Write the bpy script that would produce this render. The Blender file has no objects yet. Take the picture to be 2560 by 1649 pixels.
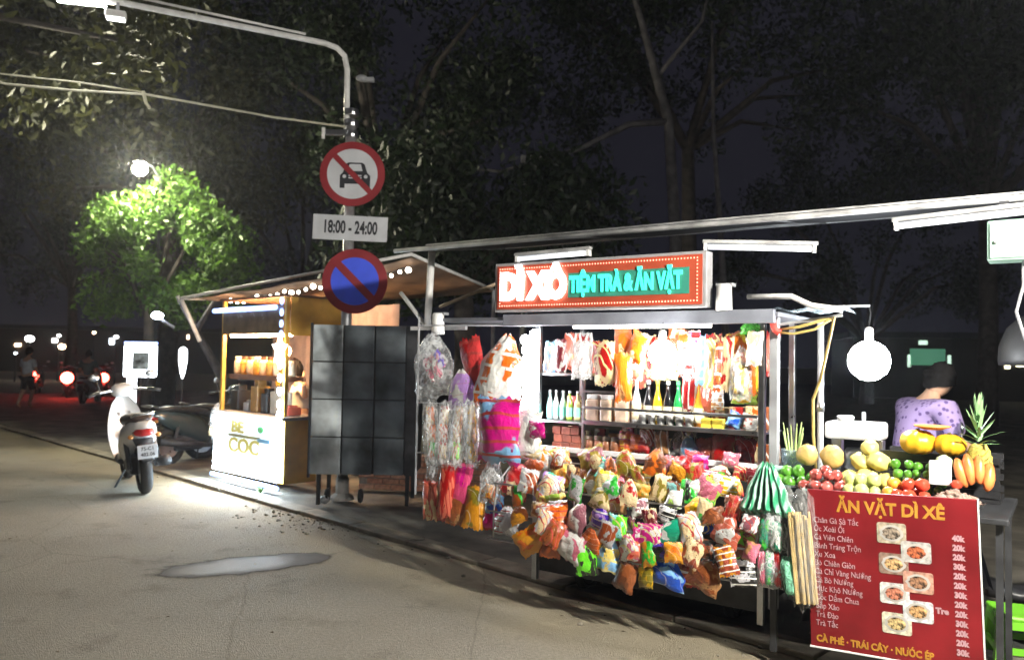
import bpy, bmesh, math, random
import numpy as np
from mathutils import Vector, Matrix, noise
R = math.radians
random.seed(7)
sc = bpy.context.scene
C = sc.collection

# ------------------------------------------------------------------ camera, sky, exposure
cam = bpy.data.cameras.new('camera'); cam_o = bpy.data.objects.new('camera', cam); C.objects.link(cam_o)
cam.sensor_width = 36.0; cam.lens = 28.25; cam.clip_start = 0.05; cam.clip_end = 600
cam_o.matrix_world = Matrix.Translation((0, 0, 1.6)) @ Matrix.Rotation(R(90 + 2.137), 4, 'X') @ Matrix.Rotation(R(1.0), 4, 'Z')
sc.camera = cam_o
cam.dof.use_dof = True; cam.dof.focus_distance = 4.3; cam.dof.aperture_fstop = 2.4
wld = bpy.data.worlds.new('World'); sc.world = wld; wld.use_nodes = True
wn = wld.node_tree.nodes; wl = wld.node_tree.links
sky = wn.new('ShaderNodeTexSky'); sky.sky_type = 'NISHITA'; sky.sun_disc = False
sky.sun_elevation = R(-4.0); sky.sun_rotation = R(200); sky.altitude = 10
mixw = wn.new('ShaderNodeMixRGB'); mixw.blend_type = 'ADD'; mixw.inputs[0].default_value = 1.0
mixw.inputs[2].default_value = (0.17, 0.165, 0.27, 1)      # city glow on the night cloud
wl.new(sky.outputs[0], mixw.inputs[1]); wl.new(mixw.outputs[0], wn['Background'].inputs[0])
wn['Background'].inputs[1].default_value = 0.05
sc.view_settings.view_transform = 'Standard'; sc.view_settings.look = 'None'
sc.view_settings.exposure = 0.0; sc.view_settings.gamma = 1.0; sc.view_settings.use_curve_mapping = False
sc.cycles.use_denoising = True; sc.cycles.use_adaptive_sampling = True; sc.cycles.adaptive_threshold = .03; sc.cycles.adaptive_min_samples = 32; sc.cycles.max_bounces = 5; sc.cycles.diffuse_bounces = 2
sc.cycles.glossy_bounces = 2; sc.cycles.transmission_bounces = 4; sc.cycles.transparent_max_bounces = 12
sc.cycles.sample_clamp_indirect = 4.0; sc.cycles.caustics_reflective = False; sc.cycles.caustics_refractive = False

# strengths of the lamps; E_BACK is for the unseen one behind the viewpoint (W per m2 per sr)
E_BULB, E_LED, E_TUBE, E_STREET, E_TREE, E_YLED, E_YWARM, E_SIGN, E_BACK = 140, 60, 1.0, 130, 2300, 85, 190, 7, 3300

# ------------------------------------------------------------------ materials
_mats = {}
def mat(name, col, rough=.55, metal=0, var=.12, scale=9, bump=.08, emit=None, es=0, coat=0, spec=.5, bscale=None, sub=0):
    if name in _mats: return _mats[name]
    m = bpy.data.materials.new(name); m.use_nodes = True; _mats[name] = m
    nt = m.node_tree; b = nt.nodes['Principled BSDF']; L = nt.links
    b.inputs['Roughness'].default_value = rough; b.inputs['Metallic'].default_value = metal
    b.inputs['Specular IOR Level'].default_value = spec; b.inputs['Coat Weight'].default_value = coat
    b.inputs['Base Color'].default_value = (*col, 1)
    if es:
        b.inputs['Emission Color'].default_value = (*(emit or col), 1); b.inputs['Emission Strength'].default_value = es
        return m
    tc = nt.nodes.new('ShaderNodeTexCoord')
    n = nt.nodes.new('ShaderNodeTexNoise'); n.inputs['Scale'].default_value = scale; n.inputs['Detail'].default_value = 5
    L.new(tc.outputs['Object'], n.inputs['Vector'])
    r = nt.nodes.new('ShaderNodeMapRange'); r.inputs[1].default_value = .3; r.inputs[2].default_value = .7
    r.inputs[3].default_value = 1 - var * 1.9; r.inputs[4].default_value = 1 + var
    L.new(n.outputs[0], r.inputs[0])
    mx = nt.nodes.new('ShaderNodeMixRGB'); mx.blend_type = 'MULTIPLY'; mx.inputs[0].default_value = 1
    mx.inputs[1].default_value = (*col, 1); L.new(r.outputs[0], mx.inputs[2]); L.new(mx.outputs[0], b.inputs['Base Color'])
    rr = nt.nodes.new('ShaderNodeMapRange'); rr.inputs[3].default_value = max(.03, rough - .12); rr.inputs[4].default_value = min(1, rough + .12)
    L.new(n.outputs[0], rr.inputs[0]); L.new(rr.outputs[0], b.inputs['Roughness'])
    if bump:
        n2 = nt.nodes.new('ShaderNodeTexNoise'); n2.inputs['Scale'].default_value = bscale or scale * 6; n2.inputs['Detail'].default_value = 4
        L.new(tc.outputs['Object'], n2.inputs['Vector'])
        bp = nt.nodes.new('ShaderNodeBump'); bp.inputs['Strength'].default_value = bump; bp.inputs['Distance'].default_value = .02
        L.new(n2.outputs[0], bp.inputs['Height']); L.new(bp.outputs[0], b.inputs['Normal'])
    if sub: b.inputs['Subsurface Weight'].default_value = sub; b.inputs['Subsurface Radius'].default_value = (.02, .01, .006)
    return m

def print_mat(name, c1, c2, seed, rough=.28):
    """printed plastic film: ground colour, a printed panel, bars and small marks"""
    if name in _mats: return _mats[name]
    m = bpy.data.materials.new(name); m.use_nodes = True; _mats[name] = m
    nt = m.node_tree; b = nt.nodes['Principled BSDF']; L = nt.links; N = nt.nodes.new
    rnd = random.Random(seed)
    tc = N('ShaderNodeTexCoord'); mp = N('ShaderNodeMapping'); mp.inputs['Location'].default_value = (rnd.random() * 9, 3, rnd.random() * 9)
    L.new(tc.outputs['Generated'], mp.inputs['Vector'])
    n = N('ShaderNodeTexNoise'); n.inputs['Scale'].default_value = rnd.uniform(1.4, 2.6); n.inputs['Detail'].default_value = 2
    L.new(mp.outputs[0], n.inputs['Vector'])
    st = N('ShaderNodeMapRange'); k = rnd.uniform(.47, .56); st.inputs[1].default_value = k; st.inputs[2].default_value = k + .03
    L.new(n.outputs[0], st.inputs[0])
    m1 = N('ShaderNodeMixRGB'); m1.inputs[1].default_value = (*c1, 1); m1.inputs[2].default_value = (*c2, 1); L.new(st.outputs[0], m1.inputs[0])
    wv = N('ShaderNodeTexWave'); wv.inputs['Scale'].default_value = rnd.uniform(.8, 1.8); wv.inputs['Distortion'].default_value = rnd.uniform(.3, 3)
    wv.bands_direction = rnd.choice(['X', 'Z', 'DIAGONAL']); L.new(mp.outputs[0], wv.inputs['Vector'])
    s2 = N('ShaderNodeMapRange'); wt = .88 if rnd.random() < .4 else .99; s2.inputs[1].default_value = wt; s2.inputs[2].default_value = wt + .02; L.new(wv.outputs['Fac'], s2.inputs[0])
    m2 = N('ShaderNodeMixRGB'); L.new(m1.outputs[0], m2.inputs[1]); c3 = rnd.choice([(.85, .83, .78), (.8, .7, .3), c1, (.5, .06, .05)]); m2.inputs[2].default_value = (*c3, 1)
    L.new(s2.outputs[0], m2.inputs[0])
    vo = N('ShaderNodeTexVoronoi'); vo.inputs['Scale'].default_value = rnd.uniform(5, 9); L.new(mp.outputs[0], vo.inputs['Vector'])
    s3 = N('ShaderNodeMapRange'); s3.inputs[1].default_value = .22; s3.inputs[2].default_value = .18; L.new(vo.outputs['Distance'], s3.inputs[0])
    mm = N('ShaderNodeMath'); mm.operation = 'MULTIPLY'; L.new(s3.outputs[0], mm.inputs[0]); L.new(st.outputs[0], mm.inputs[1])
    m3 = N('ShaderNodeMixRGB'); L.new(m2.outputs[0], m3.inputs[1]); m3.inputs[2].default_value = (c1[0] * .4, c1[1] * .4, c1[2] * .4, 1); L.new(mm.outputs[0], m3.inputs[0])
    L.new(m3.outputs[0], b.inputs['Base Color']); b.inputs['Roughness'].default_value = rough
    b.inputs['Specular IOR Level'].default_value = .6; b.inputs['Coat Weight'].default_value = .8; b.inputs['Coat Roughness'].default_value = .08
    n2 = N('ShaderNodeTexNoise'); n2.inputs['Scale'].default_value = 4.5; n2.inputs['Detail'].default_value = 2; n2.inputs['Distortion'].default_value = 2.0
    L.new(mp.outputs[0], n2.inputs['Vector'])
    bp = N('ShaderNodeBump'); bp.inputs['Strength'].default_value = .35; bp.inputs['Distance'].default_value = .02
    L.new(n2.outputs[0], bp.inputs['Height']); L.new(bp.outputs[0], b.inputs['Normal']); L.new(bp.outputs[0], b.inputs['Coat Normal'])
    return m

def film_mat(name, col, opacity=.35, rough=.12):
    """thin clear plastic: part of the light passes, the creases shine"""
    if name in _mats: return _mats[name]
    m = bpy.data.materials.new(name); m.use_nodes = True; _mats[name] = m
    nt = m.node_tree; L = nt.links; b = nt.nodes['Principled BSDF']; N = nt.nodes.new
    b.inputs['Base Color'].default_value = (*col, 1); b.inputs['Roughness'].default_value = rough
    tr = N('ShaderNodeBsdfTransparent'); tr.inputs[0].default_value = (.97, .98, .98, 1)
    mx = N('ShaderNodeMixShader'); tc = N('ShaderNodeTexCoord')
    n = N('ShaderNodeTexNoise'); n.inputs['Scale'].default_value = 5; n.inputs['Detail'].default_value = 4; n.inputs['Distortion'].default_value = 2
    L.new(tc.outputs['Generated'], n.inputs['Vector'])
    r = N('ShaderNodeMapRange'); r.inputs[1].default_value = .4; r.inputs[2].default_value = .68; r.inputs[3].default_value = opacity * .35; r.inputs[4].default_value = min(1, opacity * 1.8)
    L.new(n.outputs[0], r.inputs[0]); L.new(r.outputs[0], mx.inputs[0])
    bp = N('ShaderNodeBump'); bp.inputs['Strength'].default_value = .6; L.new(n.outputs[0], bp.inputs['Height']); L.new(bp.outputs[0], b.inputs['Normal'])
    L.new(tr.outputs[0], mx.inputs[1]); L.new(b.outputs[0], mx.inputs[2])
    L.new(mx.outputs[0], nt.nodes['Material Output'].inputs[0])
    return m

STEEL = mat('brushed_steel', (.5, .51, .53), .32, 1, .1, 14, .03)
WHITEP = mat('white_paint', (.78, .78, .77), .4, 0, .08, 12, .03)
GREYP = mat('grey_paint', (.33, .34, .36), .5, 0, .15, 8, .05)
DARK = mat('dark_metal', (.045, .047, .052), .5, .3, .2, 12, .06)
BLACKP = mat('black_plastic', (.02, .02, .022), .4, 0, .15, 20, .05)
RUBBER = mat('rubber', (.02, .02, .02), .8, 0, .2, 30, .2)

# ------------------------------------------------------------------ mesh helpers
class MB:
    def __init__(s): s.v = []; s.f = []
    def add(s, vs, fs):
        o = len(s.v); s.v += [tuple(v) for v in vs]; s.f += [tuple(i + o for i in f) for f in fs]; return s
    def box(s, a, b, bev=0.0, M=None):
        (x0, y0, z0), (x1, y1, z1) = a, b
        if bev <= 0:
            vs = [(x, y, z) for z in (z0, z1) for y in (y0, y1) for x in (x0, x1)]
            fs = [(0, 2, 3, 1), (4, 5, 7, 6), (0, 1, 5, 4), (2, 6, 7, 3), (0, 4, 6, 2), (1, 3, 7, 5)]
        else:
            bm = bmesh.new(); bmesh.ops.create_cube(bm, size=1)
            for v in bm.verts: v.co = ((x0 + x1) / 2 + v.co.x * (x1 - x0), (y0 + y1) / 2 + v.co.y * (y1 - y0), (z0 + z1) / 2 + v.co.z * (z1 - z0))
            bmesh.ops.bevel(bm, geom=bm.edges[:], offset=bev, segments=2, profile=.5, affect='EDGES')
            bm.verts.index_update(); vs = [v.co.copy() for v in bm.verts]; fs = [[v.index for v in f.verts] for f in bm.faces]; bm.free()
        if M is not None: vs = [M @ Vector(v) for v in vs]
        return s.add(vs, fs)
    def tube(s, pts, r, n=8, cap=True):
        pts = [Vector(p) for p in pts]; rs = r if isinstance(r, (list, tuple)) else [r] * len(pts)
        rings = []; up = None
        for i, p in enumerate(pts):
            t = (pts[min(i + 1, len(pts) - 1)] - pts[max(i - 1, 0)]).normalized()
            if up is None: up = Vector((0, 0, 1)) if abs(t.z) < .9 else Vector((1, 0, 0))
            a = t.cross(up)
            if a.length < 1e-4: a = t.orthogonal()
            a.normalize(); b = a.cross(t).normalized(); up = b
            rings.append([p + (a * math.cos(2 * math.pi * k / n) + b * math.sin(2 * math.pi * k / n)) * rs[i] for k in range(n)])
        vs = [v for r_ in rings for v in r_]; fs = []
        for i in range(len(rings) - 1):
            for k in range(n): fs.append((i * n + k, i * n + (k + 1) % n, (i + 1) * n + (k + 1) % n, (i + 1) * n + k))
        if cap: fs += [tuple(range(n - 1, -1, -1)), tuple(range((len(rings) - 1) * n, len(rings) * n))]
        return s.add(vs, fs)
    def lathe(s, prof, n=16, c=(0, 0, 0), M=None):
        vs = []; fs = []
        for (r, z) in prof:
            for k in range(n): vs.append(Vector((c[0] + r * math.cos(2 * math.pi * k / n), c[1] + r * math.sin(2 * math.pi * k / n), c[2] + z)))
        for i in range(len(prof) - 1):
            for k in range(n): fs.append((i * n + k, i * n + (k + 1) % n, (i + 1) * n + (k + 1) % n, (i + 1) * n + k))
        fs += [tuple(range(n - 1, -1, -1)), tuple(range((len(prof) - 1) * n, len(prof) * n))]
        if M is not None: vs = [M @ v for v in vs]
        return s.add(vs, fs)
    def loft(s, secs, n=12, e=2.6, M=None):
        """secs: (y, zc, halfw, halfh[, xc]) superellipse rings along y"""
        vs = []; fs = []
        for q in secs:
            y, zc, hw, hh = q[:4]; xc = q[4] if len(q) > 4 else 0
            for k in range(n):
                a = 2 * math.pi * k / n; ca, sa = math.cos(a), math.sin(a)
                vs.append(Vector((xc + hw * math.copysign(abs(ca) ** (2 / e), ca), y, zc + hh * math.copysign(abs(sa) ** (2 / e), sa))))
        for i in range(len(secs) - 1):
            for k in range(n): fs.append((i * n + k, (i + 1) * n + k, (i + 1) * n + (k + 1) % n, i * n + (k + 1) % n))
        fs += [tuple(range(n)), tuple(range(len(secs) * n - 1, (len(secs) - 1) * n - 1, -1))]
        if M is not None: vs = [M @ v for v in vs]
        return s.add(vs, fs)
    def torus(s, c, R_, r, axis='X', n=24, m=8):
        vs = []; fs = []
        for i in range(n):
            a = 2 * math.pi * i / n
            for j in range(m):
                b = 2 * math.pi * j / m; q = R_ + r * math.cos(b)
                p = {'X': (r * math.sin(b), q * math.cos(a), q * math.sin(a)), 'Y': (q * math.cos(a), r * math.sin(b), q * math.sin(a)), 'Z': (q * math.cos(a), q * math.sin(a), r * math.sin(b))}[axis]
                vs.append((c[0] + p[0], c[1] + p[1], c[2] + p[2]))
        for i in range(n):
            for j in range(m): fs.append((i * m + j, ((i + 1) % n) * m + j, ((i + 1) % n) * m + (j + 1) % m, i * m + (j + 1) % m))
        return s.add(vs, fs)
    def prism(s, poly, y0, y1, M=None):
        """polygon in x,z extruded along y"""
        n = len(poly); vs = [Vector((x, y0, z)) for x, z in poly] + [Vector((x, y1, z)) for x, z in poly]
        fs = [tuple(range(n)), tuple(range(2 * n - 1, n - 1, -1))] + [(i, i + n, (i + 1) % n + n, (i + 1) % n) for i in range(n)]
        if M is not None: vs = [M @ v for v in vs]
        return s.add(vs, fs)
    def ball(s, c, r, n=12, m=8, sq=(1, 1, 1), jit=0, seed=0):
        vs = []; fs = []
        for i in range(1, m):
            for k in range(n):
                th = math.pi * i / m; ph = 2 * math.pi * k / n
                d = Vector((math.sin(th) * math.cos(ph), math.sin(th) * math.sin(ph), math.cos(th)))
                q = r * (1 + (jit * noise.noise(d * 1.7 + Vector((seed * 3.1, 0, 0))) if jit else 0))
                vs.append((c[0] + d.x * q * sq[0], c[1] + d.y * q * sq[1], c[2] + d.z * q * sq[2]))
        vs += [(c[0], c[1], c[2] + r * sq[2]), (c[0], c[1], c[2] - r * sq[2])]
        t, b = len(vs) - 2, len(vs) - 1
        for i in range(m - 2):
            for k in range(n): fs.append((i * n + k, (i + 1) * n + k, (i + 1) * n + (k + 1) % n, i * n + (k + 1) % n))
        for k in range(n): fs += [(t, k, (k + 1) % n), (b, (m - 2) * n + (k + 1) % n, (m - 2) * n + k)]
        return s.add(vs, fs)
    def mesh(s, name, material, smooth=False):
        me = bpy.data.meshes.new(name); me.from_pydata(s.v, [], s.f); me.materials.append(material)
        if smooth: me.polygons.foreach_set('use_smooth', [True] * len(me.polygons))
        me.update(); return me
    def build(s, name, material, parent=None, loc=None, rot=None, smooth=False):
        o = bpy.data.objects.new(name, s.mesh(name, material, smooth)); C.objects.link(o)
        if parent is not None: o.parent = parent
        if loc is not None: o.location = loc
        if rot is not None: o.rotation_euler = rot
        return o

def tag(o, label, cat, group=None, kind=None):
    if label: o['label'] = label
    if cat: o['category'] = cat
    if group: o['group'] = group
    if kind: o['kind'] = kind
    return o
def struct(o, kind='structure', label=None):
    o['kind'] = kind
    if label: o['label'] = label
    return o
def thing(name, label, cat, loc=(0, 0, 0), rz=0, group=None, rot=None):
    o = bpy.data.objects.new(name, None); C.objects.link(o); o.location = loc
    o.rotation_euler = rot if rot else (0, 0, rz); o.empty_display_size = .1
    return tag(o, label, cat, group)
def copy_thing(src, loc, rz, label):
    r = src.copy(); C.objects.link(r); r.location = loc; r.rotation_euler = (0, 0, rz); r['label'] = label
    for ch in list(src.children):
        c = ch.copy(); C.objects.link(c); c.parent = r
        for g in list(ch.children):
            d = g.copy(); C.objects.link(d); d.parent = c
    return r
def text(name, body, size, material, parent, loc, rot=(R(90), 0, 0), bold=0, ext=.002, align='LEFT', sx=1):
    cu = bpy.data.curves.new(name, 'FONT'); cu.body = body; cu.size = size; cu.extrude = ext; cu.offset = bold
    cu.align_x = align; cu.align_y = 'CENTER'; cu.resolution_u = 3
    t = bpy.data.objects.new(name + '_tmp', cu); C.objects.link(t)
    me = bpy.data.meshes.new_from_object(t.evaluated_get(bpy.context.evaluated_depsgraph_get()))
    bpy.data.objects.remove(t); me.materials.clear(); me.materials.append(material); me.name = name
    o = bpy.data.objects.new(name, me); C.objects.link(o); o.parent = parent; o.location = loc; o.rotation_euler = rot; o.scale = (sx, 1, 1)
    return o
def skin(name, joints, edges, material, parent, sub=2):
    """joints: list of (xyz, r); a continuous skinned surface"""
    me = bpy.data.meshes.new(name); me.from_pydata([j[0] for j in joints], edges, [])
    t = bpy.data.objects.new(name + '_tmp', me); C.objects.link(t)
    t.modifiers.new('s', 'SKIN'); sb = t.modifiers.new('b', 'SUBSURF'); sb.levels = sub; sb.render_levels = sub
    for i, j in enumerate(joints):
        r = j[1]; sv = me.skin_vertices[0].data[i]; sv.radius = r if isinstance(r, tuple) else (r, r); sv.use_root = (i == 0)
    m2 = bpy.data.meshes.new_from_object(t.evaluated_get(bpy.context.evaluated_depsgraph_get()))
    bpy.data.objects.remove(t); m2.materials.clear(); m2.materials.append(material); m2.name = name
    m2.polygons.foreach_set('use_smooth', [True] * len(m2.polygons))
    o = bpy.data.objects.new(name, m2); C.objects.link(o); o.parent = parent
    return o
ORD = ['first', 'second', 'third', 'fourth', 'fifth', 'sixth', 'seventh', 'eighth', 'ninth', 'tenth', 'eleventh', 'twelfth', 'thirteenth', 'fourteenth', 'fifteenth', 'sixteenth', 'seventeenth', 'eighteenth', 'nineteenth', 'twentieth', 'twenty-first', 'twenty-second', 'twenty-third', 'twenty-fourth', 'twenty-fifth']

# the snack cart's own frame: s along its front (0 at the LED post), d out towards the street, z up
CA = R(-34.8); CO = (0.188, 5.589)
def W(s, d, z): return (CO[0] + math.cos(CA) * s + math.sin(CA) * d, CO[1] + math.sin(CA) * s - math.cos(CA) * d, z)
# ------------------------------------------------------------------ the ground
KD = Vector((.7036, -.7108, 0)); KN = Vector((.7108, .7036, 0)); K0 = Vector((-4.024, 10.142, 0))
def kerb_pt(t, off=0, z=0): p = K0 + KD * t + KN * off; return (p.x, p.y, z)

def ground_mat():
    m = bpy.data.materials.new('asphalt'); m.use_nodes = True; nt = m.node_tree; L = nt.links; N = nt.nodes.new; b = nt.nodes['Principled BSDF']
    g = N('ShaderNodeNewGeometry')
    n1 = N('ShaderNodeTexNoise'); n1.inputs['Scale'].default_value = .55; n1.inputs['Detail'].default_value = 6; L.new(g.outputs['Position'], n1.inputs['Vector'])
    n2 = N('ShaderNodeTexNoise'); n2.inputs['Scale'].default_value = 45; n2.inputs['Detail'].default_value = 6; L.new(g.outputs['Position'], n2.inputs['Vector'])
    n3 = N('ShaderNodeTexVoronoi'); n3.inputs['Scale'].default_value = 160; L.new(g.outputs['Position'], n3.inputs['Vector'])
    cr = N('ShaderNodeValToRGB'); cr.color_ramp.elements[0].position = .3; cr.color_ramp.elements[0].color = (.205, .188, .158, 1)
    cr.color_ramp.elements[1].position = .72; cr.color_ramp.elements[1].color = (.35, .32, .268, 1); L.new(n1.outputs[0], cr.inputs[0])
    mr = N('ShaderNodeMapRange'); mr.inputs[3].default_value = .55; mr.inputs[4].default_value = 1.45; L.new(n2.outputs[0], mr.inputs[0])
    mu = N('ShaderNodeMixRGB'); mu.blend_type = 'MULTIPLY'; mu.inputs[0].default_value = 1; L.new(cr.outputs[0], mu.inputs[1]); L.new(mr.outputs[0], mu.inputs[2])
    # sand washed along the kerb: distance to the kerb line, broken up
    dp = N('ShaderNodeVectorMath'); dp.operation = 'DOT_PRODUCT'; dp.inputs[1].default_value = tuple(KN); L.new(g.outputs['Position'], dp.inputs[0])
    ad = N('ShaderNodeMath'); ad.operation = 'ADD'; ad.inputs[1].default_value = -KN.dot(K0); L.new(dp.outputs['Value'], ad.inputs[0])
    n4 = N('ShaderNodeTexNoise'); n4.inputs['Scale'].default_value = 1.6; n4.inputs['Detail'].default_value = 7; L.new(g.outputs['Position'], n4.inputs['Vector'])
    m4 = N('ShaderNodeMath'); m4.operation = 'MULTIPLY_ADD'; m4.inputs[1].default_value = .9; L.new(n4.outputs[0], m4.inputs[0]); L.new(ad.outputs[0], m4.inputs[2])
    sm = N('ShaderNodeMapRange'); sm.interpolation_type = 'SMOOTHSTEP'; sm.inputs[1].default_value = -.75; sm.inputs[2].default_value = .2; sm.inputs[4].default_value = .8; L.new(m4.outputs[0], sm.inputs[0])
    m5 = N('ShaderNodeMixRGB'); L.new(sm.outputs[0], m5.inputs[0]); L.new(mu.outputs[0], m5.inputs[1]); m5.inputs[2].default_value = (.38, .325, .22, 1)
    # cracks
    v2 = N('ShaderNodeTexVoronoi'); v2.feature = 'DISTANCE_TO_EDGE'; v2.inputs['Scale'].default_value = .45
    wr = N('ShaderNodeMixRGB'); wr.inputs[0].default_value = .12; L.new(g.outputs['Position'], wr.inputs[1]); n6 = N('ShaderNodeTexNoise'); n6.inputs['Scale'].default_value = 2.5; n6.inputs['Detail'].default_value = 5
    L.new(g.outputs['Position'], n6.inputs['Vector']); L.new(n6.outputs['Color'], wr.inputs[2]); L.new(wr.outputs[0], v2.inputs['Vector'])
    s6 = N('ShaderNodeMapRange'); s6.inputs[1].default_value = .004; s6.inputs[2].default_value = .0; L.new(v2.outputs[0], s6.inputs[0])
    k6 = N('ShaderNodeMath'); k6.operation = 'MULTIPLY'; k6.inputs[1].default_value = .3; L.new(s6.outputs[0], k6.inputs[0])
    m6 = N('ShaderNodeMixRGB'); L.new(k6.outputs[0], m6.inputs[0]); L.new(m5.outputs[0], m6.inputs[1]); m6.inputs[2].default_value = (.05, .046, .04, 1)
    # oil drips and darker worn patches
    n7 = N('ShaderNodeTexNoise'); n7.inputs['Scale'].default_value = 2.3; n7.inputs['Detail'].default_value = 8; n7.inputs['Roughness'].default_value = .65; L.new(g.outputs['Position'], n7.inputs['Vector'])
    s7 = N('ShaderNodeMapRange'); s7.inputs[1].default_value = .56; s7.inputs[2].default_value = .74; s7.inputs[4].default_value = .55; L.new(n7.outputs[0], s7.inputs[0])
    m7 = N('ShaderNodeMixRGB'); L.new(s7.outputs[0], m7.inputs[0]); L.new(m6.outputs[0], m7.inputs[1]); m7.inputs[2].default_value = (.075, .068, .058, 1); m6 = m7
    L.new(m6.outputs[0], b.inputs['Base Color']); b.inputs['Roughness'].default_value = .8; b.inputs['Specular IOR Level'].default_value = .3
    hm = N('ShaderNodeMath'); hm.operation = 'ADD'; L.new(n2.outputs[0], hm.inputs[0]); L.new(n3.outputs['Distance'], hm.inputs[1])
    bp = N('ShaderNodeBump'); bp.inputs['Strength'].default_value = .8; bp.inputs['Distance'].default_value = .014; L.new(hm.outputs[0], bp.inputs['Height']); L.new(bp.outputs[0], b.inputs['Normal'])
    return m
road = struct(MB().add([(-250, -20, 0), (250, -20, 0), (250, 400, 0), (-250, 400, 0)], [(0, 1, 2, 3)]).build('road', ground_mat()))
PAVE = mat('pavement_concrete', (.17, .155, .125), .85, 0, .35, 2.2, .4, bscale=60)
pv = MB(); a, b2, c2, d2 = kerb_pt(-25, .2), kerb_pt(40, .2), kerb_pt(40, 60), kerb_pt(-25, 60)
pv.add([(p[0], p[1], z) for z in (-.05, .028) for p in (a, b2, c2, d2)], [(4, 5, 6, 7), (0, 1, 5, 4)])
struct(pv.build('pavement', PAVE))
# kerb: bed with single stones
KERB = mat('kerb_stone', (.25, .22, .165), .8, 0, .25, 5, .35, bscale=50)
kb = MB(); kb.box((-.5, 0, -.05), (24, .2, .018)); ko = kb.build('kerb', KERB, None, kerb_pt(-9, 0), (0, 0, math.atan2(KD.y, KD.x))); struct(ko)
stm = []
for i in range(4):
    rr = random.Random(i); q = MB().box((0.006, -.012 - rr.random() * .008, .0), (.89, .196, .03 + rr.random() * .012), .01); stm.append(q.mesh('kerb_stone', KERB))
for i in range(26):
    o = bpy.data.objects.new('kerb_stone', stm[i % 4]); C.objects.link(o); o.parent = ko; o.location = (i * .9, 0, random.uniform(-.004, .004)); o.rotation_euler = (0, 0, R(random.uniform(-.5, .5)))
# grit and crumbled asphalt by the kerb
gv = MB()
rg = random.Random(4)
for i in range(190):
    t = rg.uniform(-1.5, 9.5) if i > 110 else rg.gauss(2.9, .55); off = -abs(rg.gauss(0, .22)) - .01; p = kerb_pt(t, off)
    r = abs(rg.gauss(.005, .005)) + .003
    gv.ball((p[0], p[1], r * .4), r, 5, 4, (1, rg.uniform(.6, 1.3), .6))
struct(gv.build('gravel', mat('grit', (.3, .27, .21), .9, 0, .3, 30, .2)), 'stuff', 'loose grit and crumbled asphalt along the kerb')
lv = MB()
for i in range(90):
    x, y = rg.uniform(-4.5, 2.5), rg.uniform(2.6, 9); p = Vector((x, y, 0))
    if (p - K0).dot(KN) > -.05: continue
    a = rg.uniform(0, 6.28); r = rg.uniform(.008, .02)
    lv.add([(x + r * math.cos(a), y + r * math.sin(a), .007), (x - r * .5 * math.sin(a), y + r * .5 * math.cos(a), .012), (x - r * math.cos(a), y - r * math.sin(a), .006), (x + r * .5 * math.sin(a), y - r * .5 * math.cos(a), .009)], [(0, 1, 2, 3)])
struct(lv.build('litter', mat('dry_leaf', (.12, .08, .04), .9, 0, .3, 30, 0)), 'stuff', 'scattered dry leaf scraps on the asphalt')
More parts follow.
